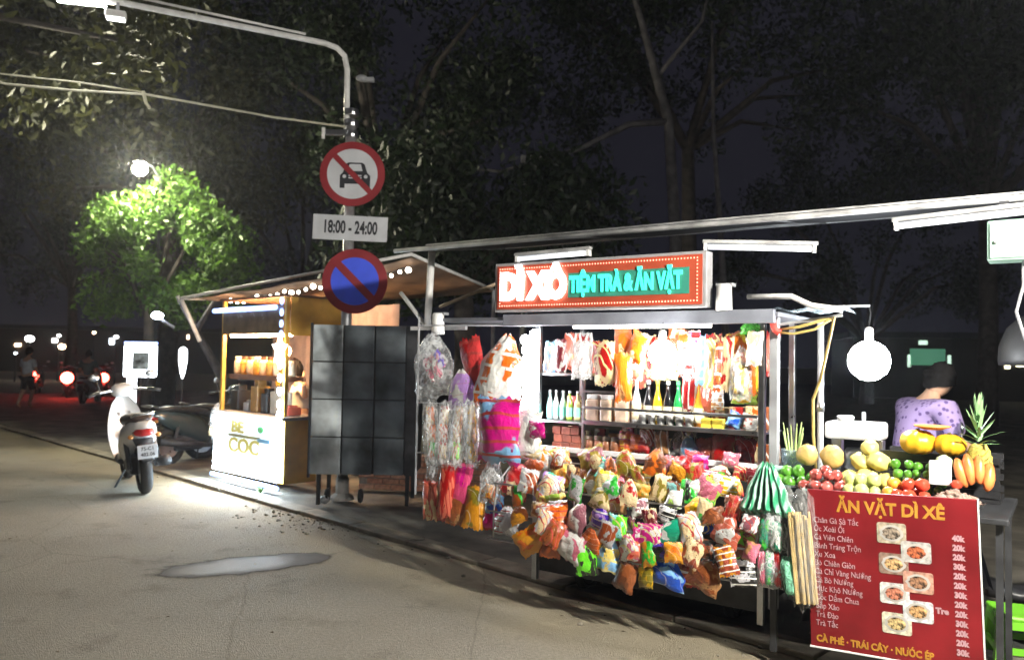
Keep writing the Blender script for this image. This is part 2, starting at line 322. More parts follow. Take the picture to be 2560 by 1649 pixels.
# puddle: damp margin and water
def blob(cx, cy, rx, ry, ang, z, seed, n=64, amp=.22):
    vs = [(cx, cy, z)]; ca, sa = math.cos(ang), math.sin(ang)
    for k in range(n):
        a = 2 * math.pi * k / n; q = 1 + amp * (noise.noise(Vector((math.cos(a) * 1.6 + seed, math.sin(a) * 1.6, 0))) + .5 * noise.noise(Vector((math.cos(a) * 5 + seed, math.sin(a) * 5, 3))))
        x, y = rx * q * math.cos(a), ry * q * math.sin(a); vs.append((cx + x * ca - y * sa, cy + x * sa + y * ca, z))
    return MB().add(vs, [(0, 1 + k, 1 + (k + 1) % n) for k in range(n)])
def puddle_mat():
    m = bpy.data.materials.new('puddle_water'); m.use_nodes = True; nt = m.node_tree; L = nt.links; N = nt.nodes.new; b = nt.nodes['Principled BSDF']
    b.inputs['Base Color'].default_value = (.075, .07, .075, 1); b.inputs['Specular IOR Level'].default_value = .14
    tc = N('ShaderNodeTexCoord'); n = N('ShaderNodeTexNoise'); n.inputs['Scale'].default_value = 4; n.inputs['Detail'].default_value = 6; L.new(tc.outputs['Object'], n.inputs['Vector'])
    mp = N('ShaderNodeMapping'); mp.inputs['Scale'].default_value = (1 / .78, 1 / .3, 0); L.new(tc.outputs['Object'], mp.inputs['Vector'])
    ln = N('ShaderNodeVectorMath'); ln.operation = 'LENGTH'; L.new(mp.outputs[0], ln.inputs[0])
    ad = N('ShaderNodeMath'); ad.operation = 'MULTIPLY_ADD'; ad.inputs[1].default_value = .7; L.new(n.outputs[0], ad.inputs[0]); L.new(ln.outputs['Value'], ad.inputs[2])
    ed = N('ShaderNodeMapRange'); ed.interpolation_type = 'SMOOTHSTEP'; ed.inputs[1].default_value = 1.3; ed.inputs[2].default_value = 1.12; ed.inputs[4].default_value = .85; L.new(ad.outputs[0], ed.inputs[0])
    wt = N('ShaderNodeMapRange'); wt.interpolation_type = 'SMOOTHSTEP'; wt.inputs[1].default_value = 1.15; wt.inputs[2].default_value = .85; wt.inputs[3].default_value = .75; wt.inputs[4].default_value = .55; L.new(ad.outputs[0], wt.inputs[0]); L.new(wt.outputs[0], b.inputs['Roughness'])
    bp = N('ShaderNodeBump'); bp.inputs['Strength'].default_value = .12; bp.inputs['Distance'].default_value = .01; n2 = N('ShaderNodeTexNoise'); n2.inputs['Scale'].default_value = 40; L.new(tc.outputs['Object'], n2.inputs['Vector']); L.new(n2.outputs[0], bp.inputs['Height']); L.new(bp.outputs[0], b.inputs['Normal'])
    tr = N('ShaderNodeBsdfTransparent'); mx = N('ShaderNodeMixShader'); L.new(ed.outputs[0], mx.inputs[0]); L.new(tr.outputs[0], mx.inputs[1]); L.new(b.outputs[0], mx.inputs[2]); L.new(mx.outputs[0], nt.nodes['Material Output'].inputs[0]); return m
pd = struct(MB().add([(-1.05, -.42, 0), (1.05, -.42, 0), (1.05, .42, 0), (-1.05, .42, 0)], [(0, 1, 2, 3)]).build('puddle', puddle_mat(), None, (-2.02, 6.2, .004), (0, 0, R(28))))
# white strip across the far road
struct(MB().box((-14.6, 23.2, .0), (-9.4, 23.75, .004)).build('road_marking', mat('road_paint', (.7, .7, .68), .6, 0, .2, 3, .1)))
# ------------------------------------------------------------------ canopy over the snack cart
CANV = mat('canopy_sheet', (.035, .037, .042), .7, 0, .2, 3, .2, bscale=20)
cn = thing('canopy', 'long grey sheet awning with white pipe edge above the snack cart', 'awning', (*CO, 0), CA)
PIPE = mat('weathered_pipe', (.42, .42, .42), .5, .2, .3, 6, .1)
g = MB(); n = 26
for j in range(5):
    for i in range(n + 1):
        s = -1.36 + 5.2 * i / n; y = 1.25 * j / 4
        g.v.append((s, y + .02, 2.475 + .17 * j / 4 - .035 * math.sin(math.pi * ((i * 4 / n) % 1)) * math.sin(math.pi * j / 4)))
        if i < n and j < 4: k = j * (n + 1) + i; g.f.append((k, k + 1, k + n + 2, k + n + 1))
m_ = g.build('sheet', CANV, cn); md = m_.modifiers.new('t', 'SOLIDIFY'); md.thickness = .012
MB().tube([(-1.38, 0, 2.45), (3.9, 0, 2.45)], .017, 10).build('front_pipe', PIPE, cn, smooth=True)
MB().tube([(-1.1, .06, 2.482), (3.9, .06, 2.482)], .012, 8).build('edge_pipe', PIPE, cn, smooth=True)
MB().tube([(-1.38, 1.26, 2.63), (3.9, 1.26, 2.63)], .02, 8).build('rear_pipe', GREYP, cn, smooth=True)
for s in (-1.2, .2, 1.6, 3.0): MB().tube([(s, 0, 2.45), (s, 1.26, 2.62)], .014, 8).build('cross_pipe', GREYP, cn, smooth=True)
MB().tube([(-1.25, .265, 1.86), (-1.25, .3, 2.47)], .03, 10).build('post', WHITEP, cn, smooth=True)
MB().tube([(3.35, .25, .07), (3.35, .25, 2.47)], .03, 10).build('post', WHITEP, cn, smooth=True)
MB().box((-1.42, .25, 1.83), (-.85, .28, 1.86)).build('cross_bar', WHITEP, cn)
MB().tube([(-1.6, .32, 2.15), (-1.27, .3, 1.84)], .018, 8).build('brace', WHITEP, cn, smooth=True)
MB().tube([(-1.15, .3, 2.02), (-.42, .2, 2.2)], .014, 8).build('brace', mat('tan_pole', (.5, .38, .26), .7), cn, smooth=True)
MB().tube([(-.42, .2, 2.2), (-.5, .2, 1.98)], .012, 8).build('brace', WHITEP, cn, smooth=True)

TUBE = mat('fluorescent_tube', (1, 1, 1), emit=(.93, .96, 1), es=E_TUBE)
def batten(label, p0, p1, th=.03):
    p0, p1 = Vector(p0), Vector(p1); t = thing('tube_lamp', label, 'lamp', p0, group='tube lamps under the awning')
    v = p1 - p0; t.rotation_euler = v.to_track_quat('X', 'Z').to_euler(); l = v.length
    MB().box((0, -.022, .012), (l, .022, .036), .006).build('housing', PIPE, t)
    MB().tube([(.035, 0, -.008), (l - .035, 0, -.008)], .017, 10).build('tube', TUBE, t, smooth=True)
    for x in (.01, l - .03): MB().box((x, -.02, -.03), (x + .02, .02, .013)).build('end_cap', WHITEP, t)
batten('white tube lamp hung under the awning beside the right end of the red signboard', (1.157, 4.9, 2.32), (1.79, 4.7, 2.29))
p, q = W(2.27, .1, 2.345), W(3.5, .1, 2.40); batten('nearest white tube lamp under the awning, above the pale green box', p, q)
p, q = W(-.28, -.1, 2.34), W(.35, -.1, 2.35); batten('white tube lamp under the awning above the DI XO end of the signboard', p, q)
MINT = mat('mint_box', (.3, .46, .38), .45, 0, .08, 6, .05)
t = thing('switch_box', 'pale green metal box hanging under the awning by the tube lamp', 'box', W(2.70, .1, 2.13), CA)
MB().box((0, 0, 0), (.42, .14, .2), .008).build('case', MINT, t); MB().box((.012, -.008, .012), (.408, -.001, .188), .003).build('door', MINT, t)
MB().ball((.035, -.012, .09), .009, 8, 6).build('knob', STEEL, t)
MB().tube([(.15, .07, .0), (.15, .06, -.12), (.12, .05, -.25), (.16, .05, -.4)], .008, 6).build('cable', GREYP, t)
MB().box((.05, .04, .198), (.09, .08, .3)).build('hanger', DARK, t); MB().box((.32, .04, .198), (.36, .08, .3)).build('hanger', DARK, t)

# ------------------------------------------------------------------ the snack cart
cart = thing('snack_cart', 'steel framed street snack cart hung all over with packets and bags', 'food cart', (*CO, 0), CA)
for (x, y) in ((0, 0), (1.557, 0), (0, .62), (1.557, .62)):
    MB().box((x - .019, y - .019, .1), (x + .019, y + .019, 1.87), .004).build('post', STEEL, cart)
MB().box((1.602, -.02, .2), (1.652, .03, 1.88), .006).build('corner_channel', GREYP, cart)
MB().box((-.9, -.1, 1.875), (1.68, .68, 1.90), .004).build('roof', mat('cart_roof', (.22, .23, .26), .5, .3, .2, 5, .1), cart)
MB().box((-.22, -.13, 1.835), (1.66, -.09, 1.915), .004).build('fascia', mat('cart_fascia', (.3, .32, .38), .4, .2, .15, 6, .05), cart)
MB().box((.32, -.085, 1.815), (1.27, -.05, 1.842), .004).build('roof_lamp_strip', mat('strip_lamp', (1, 1, 1), emit=(1, .92, .8), es=4), cart)
MB().box((-.0, .021, 1.50), (.36, .5, 1.515)).build('shelf', STEEL, cart)
MB().box((.36, -.018, .98), (.375, .0, 1.5)).build('divider_post', STEEL, cart)
MB().box((.02, .0, 1.18), (1.538, .45, 1.192)).build('shelf', STEEL, cart)
MB().box((.376, -.03, 1.185), (1.54, -.012, 1.212), .003).build('shelf_rail', STEEL, cart)
MB().box((.376, -.03, 1.285), (1.54, -.014, 1.303), .003).build('shelf_rail', STEEL, cart)
MB().box((.376, -.03, 1.395), (.72, -.016, 1.409), .003).build('shelf_rail', STEEL, cart)
MB().box((.021, .0, .96), (1.536, .6, .985)).build('counter', STEEL, cart)
MB().box((.02, -.02, .985), (1.536, -.006, 1.02), .003).build('counter_rail', WHITEP, cart)
MB().box((.02, .02, .16), (1.536, .6, .955)).build('cabinet', DARK, cart)
for z, d in ((.93, .1), (.78, .33), (.60, .36), (.42, .36)):
    MB().tube([(-.15, -d, z), (1.75, -d, z)], .006, 6).build('hanging_rail', STEEL, cart)
for s in (-.1, .5, 1.1, 1.7): MB().tube([(s, 0, .955), (s, -.1, .93), (s, -.33, .78), (s, -.36, .6), (s, -.36, .42)], .006, 6).build('rack_arm', STEEL, cart)
MB().tube([(-.86, -.28, 1.9), (-.86, -.28, .62)], .008, 6).build('side_rack_post', GREYP, cart)
for z in (1.84, 1.28, .92): MB().tube([(-.86, -.28, z), (0, -.04, z)], .006, 6).build('side_rack_rail', GREYP, cart)
for x in (.25, 1.3):
    w_ = MB().torus((x, .3, .17), .14, .03, 'X', 20, 8).build('wheel', RUBBER, cart, smooth=True)
    MB().lathe([(.0, -.02), (.13, -.02), (.13, .02), (0, .02)], 16, M=Matrix.Translation((x, .3, .17)) @ Matrix.Rotation(R(90), 4, 'Y')).build('rim', STEEL, w_)
# tarpaulin folded over the roof's side and its bent arm
MB().tube([(1.5, -.1, 1.99), (1.75, -.1, 1.985), (1.86, -.1, 1.93), (2.02, -.08, 1.905)], .016, 8).build('awning_arm', WHITEP, cart, smooth=True)
MB().tube([(1.65, 0, 1.83), (2.0, 0, 1.88)], .009, 6).build('side_rod', GREYP, cart)
g = MB()
for j in range(5):
    for i in range(7):
        g.v.append((1.56 + .07 * i, .05 + .1 * j, 1.925 + .015 * math.sin(i * 2.1 + j)));
        if i < 6 and j < 4: k = j * 7 + i; g.f.append((k, k + 1, k + 8, k + 7))
g.build('folded_film', film_mat('cloudy_film', (.5, .6, .65), .5), cart)

# signboard on the roof
sgn = thing('shop_signboard', 'red LED signboard reading DÌ XÔ TIỆM TRÀ & ĂN VẶT above the cart', 'sign', W(-.27, .16, 1.93), CA)
MB().box((0, 0, 0), (1.545, .1, .338), .006).build('case', mat('sign_case', (.5, .5, .52), .4, .3), sgn)
SR = mat('sign_face_red', (.5, .085, .04), .45, 0, .1, 6, .03)
MB().box((.025, -.006, .02), (1.52, -.001, .318)).build('face', SR, sgn)
LW = mat('lit_letters_white', (1, 1, 1), emit=(1, .97, .98), es=E_SIGN); LCY = mat('lit_letters_cyan', (.1, .9, .8), emit=(.02, .85, .5), es=1.5)
LEDR = mat('lit_red_led', (1, .3, .2), emit=(1, .28, .2), es=2.2)
HALO = mat('sign_white_panel', (.75, .72, .9), .5)
text('letters_white', 'DÌ XÔ', .24, LW, sgn, (.06, -.016, .165), bold=.016, ext=.008, sx=.78)
text('letters_cyan', 'TIỆM TRÀ & ĂN VẶT', .145, LCY, sgn, (.615, -.012, .165), bold=.006, ext=.006, sx=.585)
MB().box((.60, -.0085, .085), (1.44, -.0065, .245), 0).build('cyan_backing', mat('sign_green_backing', (.05, .3, .22), .5), sgn)
bl = MB()
for i in range(72): bl.ball((.05 + 1.44 * i / 71, -.008, .297), .0055, 6, 4); bl.ball((.05 + 1.44 * i / 71, -.008, .042), .0055, 6, 4)
for i in range(11):
    for x in (.05, 1.49): bl.ball((x, -.008, .06 + .022 * i), .0055, 6, 4)
bl.build('border_leds', LEDR, sgn)['kind'] = 'stuff'

# lamps of the cart
BULB = mat('bulb_glow', (1, 1, 1), emit=(1, .96, .9), es=E_BULB); BULBC = mat('bulb_glow_cool', (1, 1, 1), emit=(.92, .97, 1), es=E_BULB)
def bulb(label, p, r, m, hook):
    t = thing('hanging_bulb', label, 'lamp', p, group='bare hanging bulbs')
    MB().lathe([(.018, r * 1.02), (.022, r * .99), (r * .45, r * .9), (r * .75, r * .68), (r * .95, r * .32), (r, 0), (r * .95, -r * .32), (r * .82, -r * .6), (r * .4, -r * .93), (.004, -r)], 32).build('globe', m, t, smooth=True)
    MB().lathe([(.02, r * .99), (.024, r * 1.05), (.024, r * 1.6), (.012, r * 1.7)], 10).build('socket', WHITEP, t, smooth=True)
    MB().tube([(0, 0, r * 1.69), (.01, 0, (hook + r * 2) / 2), (0, 0, hook)], .004, 6).build('cord', BLACKP, t)
bulb('glaring white bulb hanging in the middle of the snack cart front', W(.985, .13, 1.655), .085, BULB, .19)
bulb('bare white bulb hanging in the dark above the white juice press', W(2.08, -.3, 1.631), .115, BULBC, .32)
t = thing('bulb_bracket', 'thin grey rod holding the bare bulb above the fruit table', 'rod', W(1.84, -.3, 1.95), CA)
MB().tube([(0, 0, 0), (.245, 0, .0)], .008, 6).build('rod', GREYP, t)
led = thing('led_column', 'blazing white column of LED lamps on the left post of the snack cart', 'lamp', W(-.03, .05, 1.13), CA)
LEDM = mat('led_glow', (1, 1, 1), emit=(.93, .97, 1), es=E_LED)
MB().box((-.012, .0, 0), (.012, .02, .66)).build('strip', WHITEP, led)
for i in range(18): MB().ball((.03 * (1 if i % 2 else -1) + 0.008 * math.sin(i * 2.3), -.02, .035 + .036 * i), .034, 12, 8, (1.1, .8, 1.05)).build('led_lamp', LEDM, led, smooth=True)
for nm, s, z, lab in (('spot_lamp', -.83, 1.87, 'unlit white cup lamp on the cart roof end by the metal shutters'), ('spot_lamp', 1.36, 2.0, 'unlit white cup lamp beside the right end of the signboard')):
    t = thing(nm, lab, 'lamp', W(s, .1, z), CA, group='cup lamps on the roof')
    MB().lathe([(.045, -.09), (.05, -.085), (.043, .06), (.03, .07)], 14).build('shade', WHITEP, t, smooth=True); MB().box((-.05, .0, .055), (.05, .06, .075)).build('bracket', GREYP, t)
# cables
t = tag(MB().tube([W(1.66, .04, 1.80), W(1.78, .05, 1.815), W(1.9, .04, 1.85), W(1.965, .03, 1.87), W(1.93, .03, 1.7), W(1.86, -.1, 1.52), W(1.80, -.17, 1.40), W(1.80, -.18, 1.2), W(1.81, -.2, 1.0)], .009, 6).build('power_cable', mat('yellow_cable', (.55, .4, .12), .6), smooth=True), 'yellow cable looping from the cart corner down the thin grey post', 'cable')
t = tag(MB().tube([W(1.66, .05, 1.785), W(1.75, .06, 1.775), W(1.86, .04, 1.80), W(1.95, .02, 1.86)], .008, 6).build('power_cable', _mats['yellow_cable'], smooth=True), 'shorter yellow cable sagging beneath the loop at the cart corner', 'cable')
t = tag(MB().tube([W(1.63, .045, 1.84), W(1.645, .055, 1.8), W(1.67, .05, 1.78)], .02, 8).build('red_tape', mat('red_tape', (.7, .08, .06), .5), smooth=True), 'red tape wrapped where the yellow cables leave the cart', 'tape')
t = thing('grey_post', 'thin grey post rising from the fruit table to the cart roof arm', 'post', W(1.83, -.22, 0))
MB().tube([(0, 0, .07), (0, 0, 1.86)], .018, 10).build('tube', GREYP, t, smooth=True); MB().tube([(0, 0, 1.33), (0, 0, 1.38)], .023, 10).build('collar', STEEL, t, smooth=True)

# ------------------------------------------------------------------ packets
def packet_mesh(w, h, seed, kind='pillow', th=None):
    rd = random.Random(seed); nx, ny = {'tube': (7, 15), 'pleat': (26, 10)}.get(kind, (13, 15))
    th = th or min(w, h) * rd.uniform(.13, .22)
    fol = [(rd.uniform(-1, 1), rd.uniform(-1, 1), rd.uniform(2, 6.5), rd.uniform(0, 6.28), rd.uniform(.08, .2)) for _ in range(4)]
    vs = []; fs = []
    sk, bend = rd.uniform(-.12, .12), rd.uniform(-.25, .25)
    for side in (-1, 1):
        for j in range(ny + 1):
            v = -1 + 2 * j / ny
            for i in range(nx + 1):
                u = -1 + 2 * i / nx
                if kind == 'flare':   # gathered at the top, fanning out below
                    k = .22 + .78 * min(1, ((1 - v) / 2) / .45) ** .8; prof = (1 - abs(u) ** 2.2) * (.25 + .75 * math.sin(math.pi * min(1, (1 - v) / 1.9)))
                elif kind == 'pleat':
                    k = .16 + .84 * ((1 - v) / 2) ** .75; prof = (1 - abs(u) ** 3) * (.25 + .75 * (1 - v) / 2) * (.25 + 1.2 * abs(math.sin(u * 10)))
                elif kind == 'tube': k = 1; prof = math.sqrt(max(0, 1 - u * u)) * (1 - abs(v) ** 8) * 1.6
                else:
                    k = 1 - .06 * (1 - v * v); prof = (1 - abs(u) ** 2.6) * (1 - abs(v) ** 3)
                if abs(u) == 1 or abs(v) == 1: prof = 0
                q = sum(a * abs(math.sin((dx * u + dy * v) * f_ + ph)) for dx, dy, f_, ph, a in fol)
                y = side * th * prof * (.55 + 1.3 * q) + th * .9 * bend * (u * u - v * u) + th * .8 * (q - .15) * (1 if abs(v) > .8 else .5)
                ex = (w / 2) * (u * k + sk * v * .4) * (1 + .05 * math.sin(v * 7 + seed)); ez = (h / 2) * (v + .05 * math.sin(u * 6 + seed) * abs(v)) + (.02 * h * (1 if i % 2 else -1) if abs(v) == 1 and kind != 'flare' else 0)
                vs.append((ex, y, ez))
    st = (nx + 1) * (ny + 1)
    for sd in (0, 1):
        for j in range(ny):
            for i in range(nx):
                a = sd * st + j * (nx + 1) + i; f_ = (a, a + 1, a + nx + 2, a + nx + 1); fs.append(f_ if sd == 0 else f_[::-1])
    return MB().add(vs, fs)
def stripe_mat():
    m = print_mat('green_stripes', (.08, .45, .22), (.7, .85, .78), 5); nt = m.node_tree; b = nt.nodes['Principled BSDF']; tc = nt.nodes.new('ShaderNodeTexCoord')
    wv = nt.nodes.new('ShaderNodeTexWave'); wv.bands_direction = 'X'; wv.inputs['Scale'].default_value = 3.2; wv.inputs['Distortion'].default_value = 1.2; nt.links.new(tc.outputs['Generated'], wv.inputs['Vector'])
    cr = nt.nodes.new('ShaderNodeValToRGB'); e = cr.color_ramp.elements; e[0].position = .25; e[0].color = (.05, .34, .17, 1); e[1].position = .8; e[1].color = (.4, .62, .52, 1); nt.links.new(wv.outputs['Fac'], cr.inputs[0]); nt.links.new(cr.outputs[0], b.inputs['Base Color']); return m
def tilt(seed, rot, amt=1.0):
    rd = random.Random(seed)
    return (Matrix.Rotation(CA, 4, 'Z') @ Matrix.Rotation(R(rd.uniform(-22, 22) * amt), 4, 'Z') @ Matrix.Rotation(R(rd.uniform(-24, 10) * amt), 4, 'X') @ Matrix.Rotation(R(rot + rd.uniform(-9, 9) * amt), 4, 'Y')).to_euler()
COL={'red': (0.55, 0.03, 0.03), 'cream': (0.85, 0.72, 0.5), 'white': (0.85, 0.85, 0.83), 'gold': (0.75, 0.42, 0.05), 'paleyellow': (0.9, 0.75, 0.3), 'lime': (0.55, 0.75, 0.2), 'brown': (0.28, 0.12, 0.05), 'tan': (0.6, 0.38, 0.2), 'violet': (0.18, 0.08, 0.6), 'lilac': (0.65, 0.45, 0.8), 'pink': (0.8, 0.18, 0.35), 'rose': (0.75, 0.3, 0.4), 'olive': (0.4, 0.34, 0.06), 'orange': (0.8, 0.28, 0.04), 'burnt': (0.5, 0.16, 0.03), 'mauve': (0.4, 0.2, 0.24), 'blue': (0.05, 0.22, 0.75), 'lblue': (0.4, 0.65, 0.9), 'green': (0.1, 0.6, 0.12), 'bgreen': (0.3, 0.85, 0.08), 'teal': (0.05, 0.5, 0.35), 'magenta': (0.75, 0.04, 0.4), 'silver': (0.65, 0.65, 0.68), 'dark': (0.05, 0.05, 0.05), 'salmon': (0.75, 0.28, 0.2), 'copper': (0.45, 0.2, 0.09), 'yellow': (0.9, 0.65, 0.05), 'coral': (0.8, 0.15, 0.15), 'aqua': (0.45, 0.8, 0.8), 'brick': (0.45, 0.14, 0.08), 'maroon': (0.3, 0.03, 0.06)}
HEAP=[
(-0.051,0.148,0.779,0.201,0.228,20,'red','cream','red and cream','middle hanging tier'),
(0.074,0.076,0.878,0.200,0.152,-5,'white','cream','white and cream','upper hanging tier'),
(0.257,0.108,0.854,0.159,0.155,5,'paleyellow','gold','pale yellow','upper hanging tier'),
(0.253,0.248,0.743,0.212,0.119,-20,'lime','white','pale lime','middle hanging tier'),
(0.441,0.201,0.804,0.119,0.221,8,'brown','tan','brown','upper hanging tier'),
(0.483,0.107,0.858,0.162,0.223,10,'white','tan','white and tan','upper hanging tier'),
(0.573,0.122,0.850,0.098,0.175,5,'violet','white','violet','upper hanging tier'),
(0.640,0.111,0.915,0.159,0.142,0,'lilac','pink','lilac','upper hanging tier'),
(0.707,0.149,0.855,0.103,0.127,0,'pink','rose','pink','upper hanging tier'),
(0.822,0.124,0.886,0.183,0.139,-5,'paleyellow','dark','yellow and black','upper hanging tier'),
(0.899,0.254,0.830,0.138,0.086,0,'olive','gold','olive gold','upper hanging tier'),
(0.377,0.410,0.614,0.238,0.190,-15,'orange','white','orange red','lower hanging tier'),
(0.570,0.420,0.652,0.179,0.179,15,'mauve','white','mauve striped','middle hanging tier'),
(0.719,0.398,0.667,0.157,0.165,10,'violet','lilac','violet blue','middle hanging tier'),
(0.246,0.428,0.472,0.234,0.167,-30,'gold','orange','amber','lower hanging tier'),
(0.360,0.399,0.454,0.150,0.165,0,'burnt','orange','burnt orange','lower hanging tier'),
(0.519,0.428,0.477,0.280,0.199,15,'white','rose','large white','lower hanging tier'),
(0.645,0.442,0.414,0.138,0.195,0,'bgreen','dark','bright lime green','lowest hanging tier'),
(0.844,0.421,0.626,0.122,0.156,10,'bgreen','aqua','lime and cyan','middle hanging tier'),
(0.791,0.323,0.749,0.125,0.116,0,'tan','red','tan and red','middle hanging tier'),
(0.952,0.349,0.743,0.109,0.114,0,'white','mauve','white and mauve','middle hanging tier'),
(0.770,0.394,0.457,0.150,0.200,5,'lblue','paleyellow','pale blue','lower hanging tier'),
(0.925,0.435,0.526,0.133,0.154,-10,'rose','white','dusty pink','lower hanging tier'),
(0.898,0.425,0.353,0.147,0.166,10,'copper','brown','copper brown','lowest hanging tier'),
(0.701,0.408,0.500,0.052,0.104,10,'yellow','olive','narrow yellow','lower hanging tier'),
(0.047,0.392,0.546,0.205,0.151,10,'silver','white','crumpled silver','lower hanging tier'),
(1.036,0.442,0.380,0.113,0.128,-8,'olive','yellow','olive yellow','lowest hanging tier'),
(0.999,0.418,0.593,0.120,0.094,10,'magenta','white','magenta and white','lower hanging tier'),
(0.246,0.358,0.655,0.104,0.097,0,'tan','cream','small tan','middle hanging tier'),
(0.645,0.265,0.787,0.115,0.094,5,'silver','dark','grey and white','middle hanging tier'),
(0.381,0.340,0.686,0.138,0.077,-10,'white','silver','small white','middle hanging tier'),
(1.025,0.233,0.856,0.116,0.168,10,'cream','olive','ivory','upper hanging tier'),
(1.131,0.262,0.816,0.114,0.125,-5,'white','lime','cream and green','upper hanging tier'),
(1.214,0.232,0.870,0.141,0.079,-30,'white','silver','icy white','upper hanging tier'),
(1.311,0.345,0.777,0.151,0.146,0,'gold','yellow','flared gold','middle hanging tier'),
(1.292,0.173,0.931,0.134,0.105,0,'rose','red','rose','upper hanging tier'),
(1.408,0.217,0.906,0.166,0.122,10,'yellow','white','yellow and white','upper hanging tier'),
(0.968,0.062,0.944,0.187,0.104,-8,'brown','gold','brown and gold','upper hanging tier'),
(1.086,0.098,0.927,0.125,0.102,12,'brick','brown','brick brown','upper hanging tier'),
(1.323,0.090,0.961,0.136,0.073,-20,'cream','white','cream','upper hanging tier'),
(1.478,0.141,0.975,0.090,0.078,0,'red','coral','red','upper hanging tier'),
(1.212,0.416,0.654,0.212,0.146,0,'teal','white','teal and white','middle hanging tier'),
(1.046,0.428,0.621,0.174,0.117,0,'magenta','white','magenta','middle hanging tier'),
(1.496,0.408,0.696,0.185,0.160,8,'salmon','white','salmon and white striped','middle hanging tier'),
(1.153,0.420,0.419,0.227,0.167,10,'blue','lblue','blue','lowest hanging tier'),
(1.377,0.413,0.437,0.228,0.168,10,'copper','tan','copper striped','lowest hanging tier'),
(1.590,0.411,0.483,0.144,0.140,0,'dark','silver','dark grey','lower hanging tier'),
(0.967,0.425,0.533,0.113,0.131,0,'salmon','red','salmon red','lower hanging tier'),
(1.319,0.425,0.709,0.115,0.075,25,'white','cream','narrow white','middle hanging tier'),
(1.640,0.444,0.612,0.090,0.102,0,'tan','rose','tan pink','lower hanging tier'),
(1.397,0.071,1.039,0.114,0.086,0,'rose','white','pink and white','heap on the counter top'),
(1.205,0.086,1.011,0.152,0.088,0,'magenta','lilac','pink and lilac','heap on the counter top'),
(1.522,0.336,0.829,0.133,0.093,5,'brown','dark','dark brown','upper hanging tier'),
(1.421,0.412,0.771,0.120,0.093,-10,'brown','copper','chocolate brown','middle hanging tier'),
(1.140,0.399,0.729,0.118,0.103,5,'dark','silver','black','middle hanging tier'),
(1.340,0.400,0.583,0.176,0.107,5,'dark','brown','black and brown','lower hanging tier'),
(1.092,0.442,0.525,0.166,0.103,-5,'dark','violet','dark violet','lower hanging tier'),
(1.635,0.448,0.759,0.097,0.090,0,'white','mauve','pale mauve','middle hanging tier'),
]
UPPER=[
(0.139,0.070,1.625,0.092,0.210,0,'lblue','white','pale blue','row under the front beam'),
(0.194,0.033,1.634,0.100,0.225,0,'maroon','white','maroon and white','row under the front beam'),
(0.545,0.049,1.588,0.177,0.291,0,'red','cream','red bordered cream','row under the front beam'),
(0.649,-0.007,1.746,0.128,0.209,0,'orange','cream','orange','row under the front beam'),
(0.687,0.061,1.506,0.118,0.316,0,'orange','tan','long orange','row under the front beam'),
(0.770,0.033,1.696,0.133,0.197,20,'orange','cream','tilted orange','row under the front beam'),
(0.733,0.001,1.556,0.127,0.140,10,'salmon','white','salmon','row under the front beam'),
(1.079,-0.023,1.624,0.115,0.221,0,'white','red','white and red','row under the front beam'),
(1.163,0.064,1.691,0.082,0.208,0,'pink','red','pink red','row under the front beam'),
(1.208,0.079,1.618,0.059,0.296,0,'lblue','white','slim pale blue','row under the front beam'),
(1.235,-0.020,1.600,0.083,0.300,0,'paleyellow','cream','straw yellow','row under the front beam'),
(1.311,0.058,1.581,0.044,0.294,0,'brick','orange','slim red brown','row under the front beam'),
(1.343,0.015,1.601,0.088,0.329,0,'cream','red','cream and red','row under the front beam'),
(1.399,-0.013,1.726,0.125,0.130,-10,'orange','yellow','orange yellow','row under the front beam'),
(1.491,0.002,1.527,0.065,0.223,0,'orange','tan','orange brown','row under the front beam'),
(1.412,-0.120,1.405,0.157,0.097,0,'yellow','lime','bright yellow','row under the front beam'),
(1.533,0.066,1.693,0.093,0.206,0,'white','cream','tall white','row under the front beam'),
(1.055,-0.120,1.411,0.101,0.210,0,'red','white','red dotted','row under the front beam'),
(1.177,-0.120,1.382,0.092,0.164,5,'salmon','white','pinkish','row under the front beam'),
(1.241,-0.120,1.385,0.084,0.142,-5,'silver','tan','grey tan','row under the front beam'),
]
LEFT=[
(-0.501,0.222,1.390,0.241,0.279,-10,'white','lilac','white and purple','outer side bunch'),
(-0.420,0.183,1.513,0.198,0.485,-12,'coral','red','coral red','outer side bunch'),
(-0.157,0.238,1.529,0.341,0.503,4,'white','orange','white and orange','outer side bunch'),
(-0.081,0.348,1.133,0.359,0.434,0,'magenta','lblue','magenta','outer side bunch'),
(0.104,0.301,1.123,0.223,0.316,3,'white','silver','plain white','outer side bunch'),
(0.224,0.350,1.157,0.141,0.110,0,'magenta','white','small magenta','outer side bunch'),
(0.104,0.281,1.015,0.211,0.113,0,'cream','white','cream white','outer side bunch'),
(-0.739,0.258,0.586,0.123,0.285,6,'salmon','cream','salmon','low outer side bunch'),
(-0.547,0.310,0.684,0.119,0.386,0,'red','salmon','red','low outer side bunch'),
(-0.617,0.253,0.559,0.114,0.208,-4,'coral','red','short coral','low outer side bunch'),
(-0.441,0.270,0.739,0.147,0.276,0,'pink','magenta','pink','low outer side bunch'),
(-0.470,0.291,0.571,0.175,0.240,0,'copper','tan','patterned brown','low outer side bunch'),
(-0.299,0.311,0.594,0.171,0.282,5,'gold','olive','dull gold','low outer side bunch'),
(-0.165,0.266,0.628,0.170,0.128,0,'lblue','blue','light blue','low outer side bunch'),
(-0.213,0.254,0.529,0.130,0.164,0,'magenta','red','magenta red','low outer side bunch'),
(-0.013,0.337,0.548,0.212,0.182,0,'silver','white','crumpled white','low outer side bunch'),
]
COL = {k: tuple(c ** 1.55 for c in v) for k, v in COL.items()}
